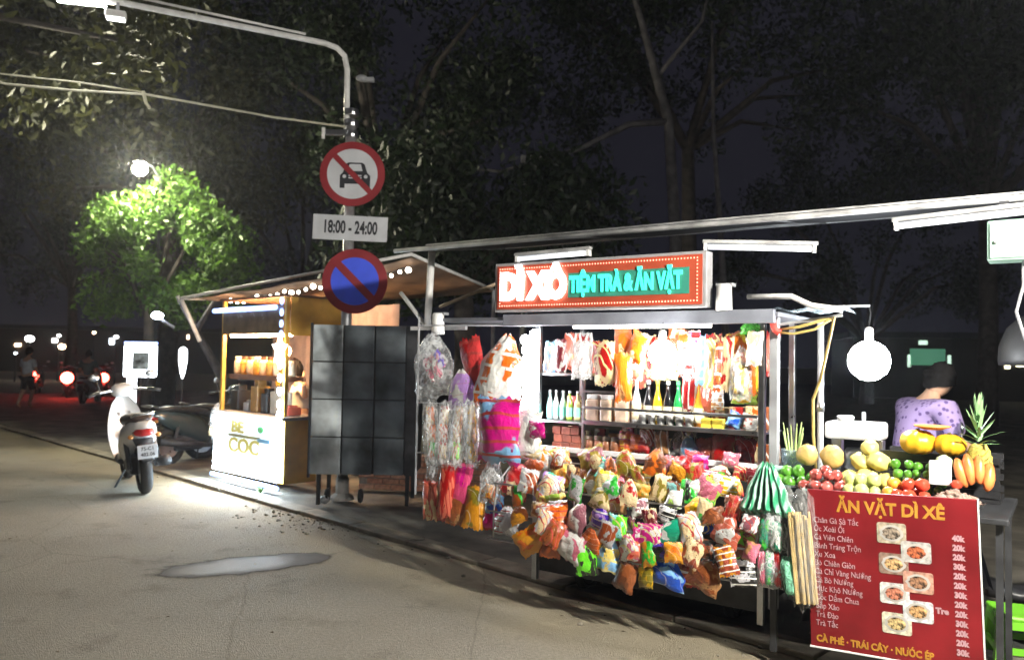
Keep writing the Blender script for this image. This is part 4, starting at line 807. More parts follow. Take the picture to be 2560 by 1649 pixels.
for i in range(13): text('menu_price', '40k' if i == 0 else ('20k' if i % 3 else '30k'), .036, MP, bd, (.655, -.0015, .60 - .043 * i), bold=.002, ext=.001, sx=.9)
text('menu_price', 'Tre', .036, MP, bd, (.575, -.0015, .26), bold=.002, ext=.001)
text('footer', 'CÀ PHÊ · TRÁI CÂY · NƯỚC ÉP', .045, MY, bd, (.03, -.0015, .045), bold=.0018, ext=.001, sx=.86)
foods = [(.33, .60, (.45, .38, .28), (.3, .24, .18)), (.435, .52, (.5, .48, .45), (.5, .13, .05)), (.335, .455, (.3, .2, .15), (.6, .38, .17)), (.44, .38, (.55, .3, .22), (.35, .18, .1)), (.335, .315, (.7, .68, .65), (.55, .2, .12)), (.435, .245, (.7, .7, .72), (.6, .35, .15)), (.34, .175, (.7, .65, .5), (.6, .45, .2))]
def rrect(w, h, r, n=4):
    P = []
    for cx, cz, a0 in ((w - r, h - r, 0), (r, h - r, 90), (r, r, 180), (w - r, r, 270)):
        for k in range(n + 1): a = R(a0 + 90 * k / n); P.append((cx + r * math.cos(a), cz + r * math.sin(a)))
    return P
for i, (x, z, c1, c2) in enumerate(foods):
    ph = MB().prism(rrect(.13, .098, .012), -.003 - .0006 * (i % 2), -.0005, None).build('food_photo', mat('photo_ground%d' % i, c1, .4, 0, .35, 35, 0), bd, (x, 0, z - .05))
    for pz, rr_, mm in ((-.0045, .046, mat('photo_plate%d' % (i % 2), (.48, .46, .43), .4)), (-.0055, .035, mat('photo_food%d' % i, c2, .5, 0, .7, 60, .2))):
        MB().prism([(.065 + rr_ * 1.15 * math.cos(a_ * .3142) * (1 + .08 * math.sin(a_ * 3 + i)), .049 + rr_ * .85 * math.sin(a_ * .3142)) for a_ in range(20)], pz - .0004, pz, None).build('photo_dish' if rr_ > .04 else 'photo_food', mm, ph)
# ------------------------------------------------------------------ the yellow drinks stall
YA = math.atan2(-1.097, 1.148); YO = (-3.742, 10.282)
def Y(x, y, z): return (YO[0] + math.cos(YA) * x - math.sin(YA) * y, YO[1] + math.sin(YA) * x + math.cos(YA) * y, z)
YEL = mat('yellow_board', (.62, .36, .06), .5, 0, .15, 4, .06); YLED = mat('stall_led', (1, 1, 1), emit=(.7, .87, 1), es=E_YLED); YBLUE = mat('stall_blue_led', (.5, .6, 1), emit=(.3, .45, 1), es=3.2)
YW = mat('stall_warm_lamp', (1, .8, .5), emit=(1, .6, .28), es=E_YWARM)
WOOD = mat('stall_wood', (.16, .07, .035), .5, 0, .3, 8, .1)
ys = thing('drinks_stall', 'yellow wooden drinks stall with glaring white LED front panel', 'stall', (*YO, 0), YA)
MB().box((0, .03, .14), (1.588, .46, .86), .006).build('cabinet', YEL, ys)
MB().box((-.03, -.02, .862), (1.62, .5, .90), .006).build('counter', mat('stall_counter', (.3, .27, .25), .35), ys)
for x in (.02, 1.53):
    for y in (.02, .8): MB().box((x, y, .901), (x + .045, y + .045, 2.28)).build('post', YEL, ys)
MB().box((0.07, .01, 1.86), (1.52, .03, 2.2)).build('front_fascia', mat('stall_glass', (.17, .12, .07), .25, 0, .3, 5, .02), ys)
MB().box((1.577, .07, 1.84), (1.597, .8, 2.29), .004).build('side_fascia', YEL, ys)
MB().box((-.02, .0, 2.285), (1.62, .88, 2.31)).build('roof_board', WOOD, ys)
g = MB()
for i in range(41): 
    for z in (.1, 2.28): g.v.append((-1.3 + 3.05 * i / 40, 1.5 + .025 * math.sin(i * 1.9), z))
    if i: g.f.append((2 * i - 2, 2 * i, 2 * i + 1, 2 * i - 1))
g.build('curtain', mat('pink_curtain', (.5, .4, .42), .8, 0, .1, 6, .05), ys, smooth=True)
# lit front
MB().box((.04, .0, .17), (1.55, .024, .85), .004).build('front_panel', mat('stall_white_panel', (.85, .85, .85), .4, emit=(.7, .86, 1), es=.9), ys)
MB().tube([(.0, -.05, .1), (1.59, -.05, .1)], .025, 10).build('base_led_tube', YBLUE, ys, smooth=True)
for z in (.835, .36, .27, .19): MB().tube([(.03, -.03, z), (1.56, -.03, z)], .024 if z > .3 else .028, 10).build('led_tube', YLED, ys, smooth=True)
for x in (.03, 1.54): MB().tube([(x, -.02, .2), (x, -.02, .84)], .022, 10).build('led_tube', YLED, ys, smooth=True)
YG = mat('stall_letter', (.12, .09, .01), .6, emit=(.6, .5, .06), es=.5)
text('lettering', 'BE', .2, YG, ys, (.4, -.012, .72), bold=.007, ext=.006, sx=1.5); MB().ball((1.12, -.015, .73), .06, 10, 8, (1.2, .25, .8)).build('green_emblem', mat('green_emblem', (.02, .16, .03), .5), ys, smooth=True)
text('lettering', 'COC', .25, YG, ys, (.34, -.012, .49), bold=.007, ext=.006, sx=1.35); MB().box((.32, -.01, .60), (1.1, -.002, .635)).build('banner', mat('banner_olive', (.2, .16, .03), .5), ys); MB().box((1.05, -.012, .575), (1.32, -.002, .62)).build('banner', mat('banner_blue', (.08, .2, .3), .5), ys)
MB().tube([(-.06, -.05, 2.16), (1.45, -.05, 2.16)], .03, 10).build('blue_led_tube', YBLUE, ys, smooth=True)
for i, z in enumerate((2.23, 2.1, 1.97, 1.85, 1.5, 1.35, 1.2, 1.05, .93)): MB().ball((1.552, -.03, z), .038, 10, 7, (.8, .6, 1.2)).build('led_cluster', YBLUE if i < 4 else YLED, ys, smooth=True)
MB().box((.1, .1, 1.83), (1.48, .16, 1.86)).build('warm_strip', YW, ys)
MB().ball((.85, .42, 1.66), .09, 12, 8).build('warm_bulb', YW, ys, smooth=True)
sp = []
for k in range(10): a = R(90 + 36 * k); r = .16 if k % 2 == 0 else .075; sp.append((1.58 + r * math.cos(a), 1.68 + r * math.sin(a)))
MB().prism(sp, -.07, -.045).build('star_lamp', mat('star_glow', (1, .9, .8), emit=(1, .9, .78), es=12), ys)
MB().box((.05, .12, 1.30), (1.44, .33, 1.36)).build('shelf', WOOD, ys); MB().box((1.445, .1, 1.3), (1.47, .33, 1.36)).build('shelf_end', WOOD, ys)
GL = mat('amber_jar', (.75, .4, .08), .2, 0, .3, 10, .02); GL2 = mat('cream_jar', (.8, .66, .45), .3, 0, .2, 10, .02)
for i in range(9):
    x = .14 + .16 * i; t = thing('stall_jar', 'glass jar of drink syrup, %s along the upper shelf of the yellow stall' % ORD[i], 'jar', Y(x, .2, 1.361), group='jars on the yellow stall shelf')
    MB().lathe([(.045, 0), (.055, .02), (.055, .15), (.035, .19)], 12).build('body', GL if i % 2 else GL2, t, smooth=True); MB().lathe([(.042, .19), (.042, .225)], 12).build('lid', WOOD if i % 3 else WHITEP, t)
for x, w, h, m, nm in ((.12, .2, .32, BLACKP, 'black box at the far end of the stall counter'), (.42, .12, .14, WHITEP, 'white carton on the stall counter'), (.62, .16, .4, mat('amber_tank', (.75, .42, .12), .25), 'amber drink tank on the stall counter'), (.86, .14, .3, BLACKP, 'black blender on the stall counter'), (1.12, .22, .34, mat('cream_panel', (.75, .6, .45), .5), 'cream tilted menu stand on the stall counter'), (1.36, .14, .12, mat('red_tub', (.5, .1, .06), .4), 'red tub at the near end of the stall counter')):
    o = MB().box((-w / 2, -.09, 0), (w / 2, .09, h * .8), .012).box((-w * .3, -.06, h * .78), (w * .3, .06, h), .01).build('counter_item', m, None, Y(x, .25, .901), (0, 0, YA)); o.name = nm.split(' on ')[0].split(' at ')[0].replace(' ', '_'); tag(o, nm, 'container')
tr = thing('rubbish_bag', 'clear bag of beige rubbish hanging beside the yellow stall', 'bag', Y(-.22, .1, .72)); packet_mesh(.3, .5, 77, 'flare', .1).build('film', CLEAR, tr, (0, 0, 0), (0, 0, YA)); MB().ball((0, 0, -.1), .1, 9, 7, (1, .8, .9), .4, 3).build('contents', mat('beige_rubbish', (.55, .42, .22), .8, 0, .4, 14, .4), tr)
wd = thing('weed_tuft', 'small green weed growing by the yellow stall corner', 'weed', Y(1.5, -.2, .055)); rd = random.Random(3)
for i in range(16): a = i * 2.4; leaf_blade((0, 0, 0), (math.cos(a), math.sin(a), rd.uniform(.4, 1.6)), rd.uniform(.06, .13), .012).build('leaf', mat('weed_leaf', (.08, .2, .04), .5), wd)
cp_ = thing('crushed_cup', 'crushed white paper cup lying at the foot of the sign pole', 'cup', (-1.98, 8.5, .1), rot=(R(80), 0, R(40))); MB().lathe([(.03, 0), (.042, .1), (.045, .105)], 12).build('wall', WHITEP, cp_, smooth=True)
# tarpaulin over it
TARP = mat('brown_tarp', (.2, .13, .085), .8, 0, .3, 3, .25, bscale=14)
cn2 = thing('tarpaulin', 'sagging brown tarpaulin roof stretched over the yellow stall', 'tarpaulin', (0, 0, 0))
A_, B_, C_, D_ = Vector((-4.5, 10.9, 2.36)), Vector((-1.14, 8.95, 2.76)), Vector((-.25, 10.6, 2.52)), Vector((-3.7, 13.2, 2.5)); g = MB(); n = 18
for j in range(n + 1):
    for i in range(n + 1):
        u, v = i / n, j / n; p = A_.lerp(B_, u).lerp(D_.lerp(C_, u), v); sag = .13 * math.sin(math.pi * u) * (.5 + .5 * math.sin(math.pi * v)) + .03 * abs(math.sin(u * 12)) * (1 - v); g.v.append((p.x, p.y, p.z - sag + .015 * math.sin(v * 19 + u * 4)))
        if i < n and j < n: k = j * (n + 1) + i; g.f.append((k, k + 1, k + n + 2, k + n + 1))
o = g.build('sheet', TARP, cn2); o.modifiers.new('t', 'SOLIDIFY').thickness = .01
for a, b3 in ((A_, B_), (B_, C_), (D_, C_), (A_, D_)): MB().tube([a, b3], .02, 8).build('frame_pole', WHITEP, cn2, smooth=True)
MB().tube([A_.lerp(D_, .35), B_.lerp(C_, .35)], .018, 8).build('frame_pole', mat('tan_pole', (.5, .38, .26), .7), cn2, smooth=True); MB().tube([A_.lerp(D_, .7), B_.lerp(C_, .7)], .018, 8).build('frame_pole', _mats['tan_pole'], cn2, smooth=True)
MB().tube([(-4.5, 10.9, 2.34), (-4.25, 10.95, 1.78)], .03, 8).build('strut', mat('lit_white_pole', (.8, .8, .78), .4), cn2, smooth=True)
for p in (C_, D_): MB().tube([(p.x, p.y, .07), p], .025, 8).build('pole', GREYP, cn2, smooth=True)
fb = thing('fairy_lights', 'string of white and warm bulbs along the tarpaulin edge', 'string lights', (0, 0, 0))
pts = [A_.lerp(B_, .22 + .75 * k / 24) + Vector((.05, .1, -.1 - .05 * abs(math.sin(k * .8)))) for k in range(25)]
MB().tube(pts, .006, 5).build('wire', BLACKP, fb)
FW = mat('fairy_white', (1, 1, 1), emit=(1, .88, .72), es=16)
for k in range(0, 25): MB().ball(pts[k] + Vector((0, 0, -.03)), .022 if k % 3 else .034, 8, 6).build('small_bulb', FW, fb, smooth=True)

# ------------------------------------------------------------------ folded kiosk of steel sheets
kx = thing('metal_kiosk', 'shut kiosk of square grey steel sheets on legs behind the sign pole', 'kiosk', (-2.06, 8.3, 0))
SH = [mat('sheet_steel_lit%d' % i, (.62 + .05 * i, .69 + .05 * i, .72 + .05 * i), .42, .1, .45, 2.5, .3, bscale=5) for i in range(3)]  # lighter tone puts the stall's LED light into the left column's colour
SHD = [mat('sheet_steel_shaded%d' % i, (.09 + .02 * i, .11 + .022 * i, .125 + .024 * i), .5, .2, .45, 2.5, .3, bscale=5) for i in range(3)]  # same sheets darkened: the other columns' shade is put into the colour
MB().box((0.01, .03, .4), (1.08, .62, 1.93)).build('carcass', DARK, kx)
for c_ in range(3):
    for r_ in range(4):
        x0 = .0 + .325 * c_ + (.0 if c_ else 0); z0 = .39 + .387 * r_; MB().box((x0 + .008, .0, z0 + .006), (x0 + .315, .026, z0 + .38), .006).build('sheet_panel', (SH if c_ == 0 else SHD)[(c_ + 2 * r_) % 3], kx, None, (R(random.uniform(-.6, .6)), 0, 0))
MB().box((.978, .005, .39), (1.1, .028, 1.93)).build('side_strip', DARK, kx); MB().box((-.02, .0, .36), (-.002, .05, 1.95)).build('frame_bar', DARK, kx)
for x in (.06, .98):
    for y in (.08, .56): MB().box((x, y, .07), (x + .04, y + .04, .4)).build('leg', DARK, kx)
for x in (.15, .5): MB().torus((x, .2, .15), .055, .022, 'X', 14, 6).build('caster', RUBBER, kx, smooth=True)
# brick planter behind
bp = thing('brick_planter', 'low salmon brick planter wall seen under the kiosk', 'planter', (-1.75, 9.4, .07), R(-8))
MB().box((0, .02, 0), (1.6, .22, .42)).build('mortar_core', mat('mortar', (.3, .26, .22), .9, 0, .2, 20, .2), bp)
bmsh = [MB().box((0, 0, 0), (.185, .03, .058), .004).mesh('brick', mat('salmon_brick%d' % i, ((.5, .24, .15), (.56, .3, .2), (.44, .2, .13))[i], .85, 0, .2, 20, .25)) for i in range(3)]
for r_ in range(6):
    for c_ in range(9):
        x = c_ * .195 - (.095 if r_ % 2 else 0)
        if x < -.02 or x > 1.45: continue
        o = bpy.data.objects.new('brick', bmsh[random.randrange(3)]); C.objects.link(o); o.parent = bp; o.location = (x, -.006 + random.uniform(-.003, .003), .006 + r_ * .069)

# ------------------------------------------------------------------ pole with the three traffic signs and the lamp arm
GALV = mat('galvanised', (.5, .5, .51), .4, .6, .15, 12, .05)
pl = thing('sign_pole', 'grey lamp pole carrying three traffic signs with long bent arm', 'lamp post', (-1.80, 8.72, 0))
MB().tube([(0, 0, .07), (0, 0, 4.2)], .057, 14).build('pole', GALV, pl, smooth=True)
MB().lathe([(.13, .07), (.13, .1), (.075, .14), (.07, .3)], 12).build('footing', mat('footing', (.3, .29, .27), .8), pl)
arm = [(-.05, 0, 4.05), (-.06, -.0, 4.75), (-.09, -.01, 4.9), (-.17, -.03, 4.98), (-.3, -.06, 5.02), (-2.42, -.6, 5.22), (-2.75, -.68, 5.25)]
MB().tube(arm, .032, 10).build('lamp_arm', WHITEP, pl, smooth=True)
MB().tube([(-.5, -.1, 5.1), (-2.4, -.59, 5.31)], .014, 8).build('upper_stay', WHITEP, pl, smooth=True)
for z in (4.0, 4.12, 4.24): MB().lathe([(.075, z), (.08, z + .03), (.075, z + .07)], 14).build('clamp', STEEL, pl)
MB().box((-.28, -.04, 4.02), (-.05, .02, 4.08), .01).build('clamp_arm', STEEL, pl); MB().tube([(-.3, -.02, 4.1), (-.3, -.02, 3.98)], .02, 8).build('insulator', WHITEP, pl, smooth=True)
MB().ball((.1, 0, 4.66), .05, 10, 7, (1.3, 1, .8)).build('camera_ball', GREYP, pl, smooth=True); MB().box((.1, -.03, 4.62), (.24, .03, 4.67), .01).build('bracket', GREYP, pl)
lampm = mat('street_lamp_glow', (1, 1, 1), emit=(1, .97, .92), es=E_STREET)
sl = thing('street_luminaire', 'bright white street lamp head at the end of the bent arm', 'lamp', (-4.35, 8.08, 5.2), R(14))
MB().loft([(-.3, .02, .03, .02), (-.2, .03, .09, .045), (.1, .03, .12, .05), (.35, .025, .1, .04), (.42, .02, .03, .02)], 12, M=Matrix.Rotation(R(90), 4, 'Z')).build('shell', WHITEP, sl, smooth=True)
MB().box((-.33, -.085, -.035), (.12, .085, -.02), .005).build('lamp_glass', lampm, sl)
s2 = thing('small_flood_lamp', 'small white flood lamp clipped under the street lamp arm', 'lamp', (-4.12, 8.12, 5.06), R(20)); MB().box((-.1, -.06, -.04), (.1, .06, .04), .02).build('body', WHITEP, s2); MB().box((-.085, -.05, -.047), (.085, .05, -.0405)).build('glass', mat('flood_glass', (1, 1, 1), emit=(1, 1, 1), es=6), s2); MB().box((.0, -.012, .0405), (.03, .012, .13)).build('clip', GREYP, s2)
RED = mat('sign_red', (.29, .022, .03), .45, 0, .1, 5, .02); SWH = mat('sign_white', (.62, .64, .68), .4, 0, .08, 5, .02); SBL = mat('sign_blue', (.07, .13, .95), .4, 0, .08, 5, .02); SBK = mat('sign_black', (.02, .022, .03), .5)
def disc(r, n=48, cx=0, cz=0): return [(cx + r * math.cos(2 * math.pi * k / n), cz + r * math.sin(2 * math.pi * k / n)) for k in range(n)]
def bar(a, w, l, y0, y1): return MB().prism([(-l, -w), (l, -w), (l, w), (-l, w)], y0, y1, Matrix.Rotation(a, 4, 'Y'))
nc = thing('traffic_sign', 'round red ringed white sign crossing out a car, top of the pole', 'traffic sign', (-1.755, 8.62, 3.578), R(2), group='traffic signs on the pole')
MB().prism(disc(.35), .0, .012).build('plate', RED, nc); MB().prism(disc(.272), -.003, -.0005).build('white_field', SWH, nc)
car = [(-.155, -.13), (-.155, .0), (-.125, .03), (-.095, .12), (-.07, .135), (.07, .135), (.095, .12), (.125, .03), (.155, .0), (.155, -.13), (.105, -.13), (.105, -.085), (-.105, -.085), (-.105, -.13)]
MB().prism([(x * 1.05 + .03, z * 1.05 - .02) for x, z in car], -.006, -.0035).build('car_symbol', SBK, nc)
MB().prism([(-.05, .03), (.11, .03), (.09, .105), (-.03, .105)], -.008, -.0065).build('car_window', SWH, nc)
for x in (-.085, .145): MB().prism(disc(.02, 14, x, -.03), -.008, -.0065).build('headlight', SWH, nc)
for z in (-.045, -.02): MB().prism([(-.04, z - .007), (.1, z - .007), (.1, z + .007), (-.04, z + .007)], -.008, -.0065).build('grille_bar', SWH, nc)
bar(R(45), .03, .275, -.0105, -.0085).build('slash', RED, nc)
tp = thing('time_plate', 'white rectangular plate reading 18:00 - 24:00 between the round signs', 'traffic sign', (-1.765, 8.62, 2.99), group='traffic signs on the pole', rot=(0, R(1.6), R(2)))
MB().box((-.4, 0, -.135), (.4, .01, .135), .004).build('plate', SWH, tp); text('time_text', '18:00 - 24:00', .19, SBK, tp, (0, -.003, 0), bold=.006, ext=.001, align='CENTER', sx=.58)
npk = thing('traffic_sign', 'round blue no parking sign with red ring, lowest on the pole', 'traffic sign', (-1.70, 8.62, 2.416), R(2), group='traffic signs on the pole')
MB().prism(disc(.35), .0, .012).build('plate', RED, npk); MB().prism(disc(.258), -.003, -.0005).build('blue_field', SBL, npk); bar(R(45), .04, .26, -.006, -.0035).build('slash', RED, npk)
for z, o_ in ((3.75, nc), (3.4, nc), (3.0, tp), (2.5, npk)): MB().box((-.12, -.084, z - .015), (.12, .0, z + .015)).build('sign_clamp', STEEL, pl)
# unseen lamp, inferred from the light on the road, behind the viewpoint to the right
s3 = thing('unseen_lamp', 'unseen bare lamp on a tall grey post behind the viewpoint', 'lamp post', (3.3, .9, 0), 0)
MB().tube([(0, 0, 0), (0, 0, 3.2), (-.1, .08, 3.32), (-.75, .6, 3.34)], [.035, .03, .02, .018], 12).build('post', GALV, s3, smooth=True)
MB().lathe([(.02, 3.34), (.04, 3.2), (.07, 3.15)], 12, (-.75, .6, 0)).build('socket', WHITEP, s3, smooth=True); MB().ball((-.75, .6, 3.05), .12, 20, 14, (1, 1, .9)).build('globe', mat('unseen_lamp_glow', (1, 1, 1), emit=(1, .95, .85), es=E_BACK), s3, smooth=True)
# overhead cable
def cable(label, pts, r=.012): return tag(MB().tube(pts, r, 6).build('overhead_cable', mat('pale_cable', (.5, .48, .36), .6), smooth=True), label, 'cable', 'overhead cables')
cable('overhead cable sagging from the pole clamp away to the frame edge', [(-1.85, 8.65, 4.1), (-2.6, 8.55, 4.16), (-3.3, 8.45, 4.25), (-3.9, 8.35, 4.32), (-4.6, 8.3, 4.33), (-5.3, 8.25, 4.37), (-6.0, 8.2, 4.52)])
cable('second thinner cable tied above the first one', [(-3.9, 8.35, 4.34), (-4.6, 8.3, 4.42), (-5.3, 8.25, 4.47), (-6.0, 8.2, 4.54)], .008)
tag(MB().tube([(-3.92, 8.35, 4.35), (-3.88, 8.34, 4.22), (-3.84, 8.34, 4.17)], .018, 6).build('cable_tie', _mats['pale_cable']), 'pale knotted tie joining the two overhead cables', 'cable tie')
# ------------------------------------------------------------------ motorbikes
def motorbike(label, loc, rz, body, seat, group, lean=0, tail=(.3, .02, .02), tail_es=0, plate=True, rider=False):
    m = thing('motorbike', label, 'motorbike', loc, group=group, rot=(0, R(lean), rz))
    for y, nm in ((-.62, 'wheel'), (.63, 'wheel')):
        w_ = MB().torus((0, y, .265), .205, .06, 'X', 28, 10).build(nm, RUBBER, m, smooth=True)
        MB().lathe([(.03, -.05), (.15, -.03), (.165, -.04), (.165, .04), (.15, .03), (.03, .05)], 20, M=Matrix.Translation((0, y, .265)) @ Matrix.Rotation(R(90), 4, 'Y')).build('rim', STEEL, w_, smooth=True)
    bm_ = mat('bike_body_' + lab_(body), body, .2, 0, .06, 6, 0, coat=.6)
    MB().loft([(-.93, .74, .04, .03), (-.86, .72, .1, .07), (-.7, .68, .15, .12), (-.45, .6, .18, .18), (-.15, .5, .175, .22), (.05, .38, .15, .14)], 14).build('tail_body', bm_, m, smooth=True)
    MB().loft([(-.82, .8, .08, .025), (-.6, .81, .14, .05), (-.25, .78, .15, .055), (.0, .74, .12, .05), (.08, .68, .06, .03)], 12).build('seat', seat, m, smooth=True)
    MB().loft([(-.02, .3, .15, .05), (.2, .27, .16, .04), (.36, .3, .16, .06)], 10).build('floor_board', BLACKP, m, smooth=True)
    # leg shield: wide upright apron
    g = MB(); nz = 9
    for sd in (0, 1):
        for i in range(nz + 1):
            v = i / nz; wd = .2 * (1 - .35 * (2 * v - .75) ** 2) * (1 if v < .9 else .75)
            for j in range(7): u = -1 + j / 3; g.v.append((wd * u, .4 + .03 * (1 - sd) + .19 * v - .09 * u * u + .05 * sd, .3 + .68 * v))
    for sd in (0, 1):
        for i in range(nz):
            for j in range(6): a = sd * (nz + 1) * 7 + i * 7 + j; g.f.append((a, a + 1, a + 8, a + 7) if sd == 0 else (a, a + 7, a + 8, a + 1))
    g.build('leg_shield', bm_, m, smooth=True)
    MB().loft([(.44, 1.03, .06, .05), (.5, 1.06, .13, .08), (.6, 1.05, .12, .08), (.68, 1.02, .06, .05)], 12).build('headlight_cowl', bm_, m, smooth=True)
    MB().lathe([(.06, -.01), (.07, .02), (.02, .03)], 14, M=Matrix.Translation((0, .67, 1.03)) @ Matrix.Rotation(R(-90), 4, 'X')).build('headlight', SWH, m, smooth=True)
    MB().tube([(-.36, .36, 1.03), (-.28, .42, 1.05), (-.1, .5, 1.06), (.1, .5, 1.06), (.28, .42, 1.05), (.36, .36, 1.03)], .014, 8).build('handlebar', STEEL, m, smooth=True)
    for sx in (-1, 1):
        MB().tube([(sx * .26, .43, 1.05), (sx * .38, .34, 1.025)], .02, 8).build('grip', BLACKP, m, smooth=True)
        mr = MB().tube([(sx * .24, .44, 1.06), (sx * .28, .42, 1.2)], .007, 6).build('mirror', BLACKP, m); MB().ball((sx * .3, .42, 1.23), .055, 12, 8, (1.1, .3, .75)).build('mirror_glass', STEEL, mr, smooth=True)
        MB().tube([(sx * .06, .63, .28), (sx * .06, .56, .8)], .022, 8).build('fork', STEEL, m, smooth=True)
        MB().tube([(sx * .13, -.62, .28), (sx * .14, -.5, .62)], .025, 8).build('shock', DARK, m, smooth=True)
    MB().loft([(.38, .52, .06, .03), (.5, .56, .08, .04), (.65, .57, .085, .03), (.82, .48, .07, .03), (.9, .38, .05, .02)], 10).build('front_fender', bm_, m, smooth=True)
    MB().loft([(-.98, .4, .06, .015), (-.9, .52, .08, .02), (-.75, .6, .1, .03)], 8).build('rear_fender', BLACKP, m, smooth=True)
    MB().box((-.12, -.55, .2), (.1, -.1, .42), .03).build('engine', DARK, m)
    MB().tube([(.17, .0, .25), (.19, -.35, .28), (.19, -.85, .36)], [.03, .05, .06], 10).build('exhaust', DARK, m, smooth=True)
    MB().tube([(-.1, -.05, .22), (-.22, -.02, .02)], .012, 6).build('side_stand', DARK, m)
    tl = mat('tail_%s_%s' % (lab_(tail), tail_es), tail, .25, emit=(1, .06, .04), es=tail_es) if tail_es else mat('tail_lens', (.4, .02, .02), .2)
    MB().loft([(-.95, .68, .05, .03), (-.9, .68, .1, .045), (-.82, .68, .11, .04)], 10).build('tail_light', tl, m, smooth=True)
    if tail_es: MB().ball((0, -.95, .72), .1 + .0016 * tail_es, 14, 10, (1, .5, 1)).build('brake_light', tl, m, smooth=True)
    for sx in (-1, 1): MB().ball((sx * .13, -.86, .64), .03, 8, 6, (1, 1, .8)).build('indicator', mat('indicator_lens', (.6, .25, .05), .3), m, smooth=True)
    MB().tube([(-.1, -.8, .84), (-.09, -.95, .87), (.09, -.95, .87), (.1, -.8, .84)], .012, 6).build('grab_rail', STEEL, m, smooth=True)
    if plate:
        p_ = MB().box((-.095, -1.0, .42), (.095, -.992, .56), .003).build('number_plate', SWH, m)
        for z, tx in ((.52, '75-C1'), (.462, '482.06')): text('plate_digits', tx, .05, SBK, p_, (0, -1.002, z), bold=.001, ext=.0005, align='CENTER')
    return m
white_b = motorbike('white scooter parked on the road, seen from behind', (-4.52, 9.81, 0), R(33), (.75, .73, .71), mat('brown_seat', (.05, .03, .025), .6), 'parked motorbikes', -6); white_b.scale = (1.08, 1.08, 1.08)
motorbike('dark motorbike parked right beyond the white scooter', (-4.55, 12.1, 0), R(-35), (.03, .05, .055), BLACKP, 'parked motorbikes', -5)
motorbike('dark motorbike with its side turned, nearest the yellow stall', (-4.15, 12.6, 0), R(-65), (.02, .03, .035), BLACKP, 'parked motorbikes', -5)
motorbike('black motorbike parked behind the red menu board', (3.2, 4.75, 0), R(70), (.015, .015, .02), BLACKP, 'parked motorbikes', 4)
motorbike('far motorbike with the largest glowing red tail light', (-15.7, 28.6, 0), R(25), (.05, .05, .05), BLACKP, 'far traffic', 0, (.8, .05, .03), 60, False)
motorbike('far motorbike with a small red tail light beside the walker', (-18.0, 30.6, 0), R(25), (.05, .05, .05), BLACKP, 'far traffic', 0, (.8, .05, .03), 26, False)
motorbike('far motorbike with red tail light nearest the light box', (-14.9, 29.4, 0), R(28), (.1, .03, .03), BLACKP, 'far traffic', 0, (.8, .05, .03), 41, False)
motorbike('pale scooter carrying the far rider', (-13.3, 25.5, 0), R(8), (.6, .62, .62), BLACKP, 'far traffic', 0, plate=False)

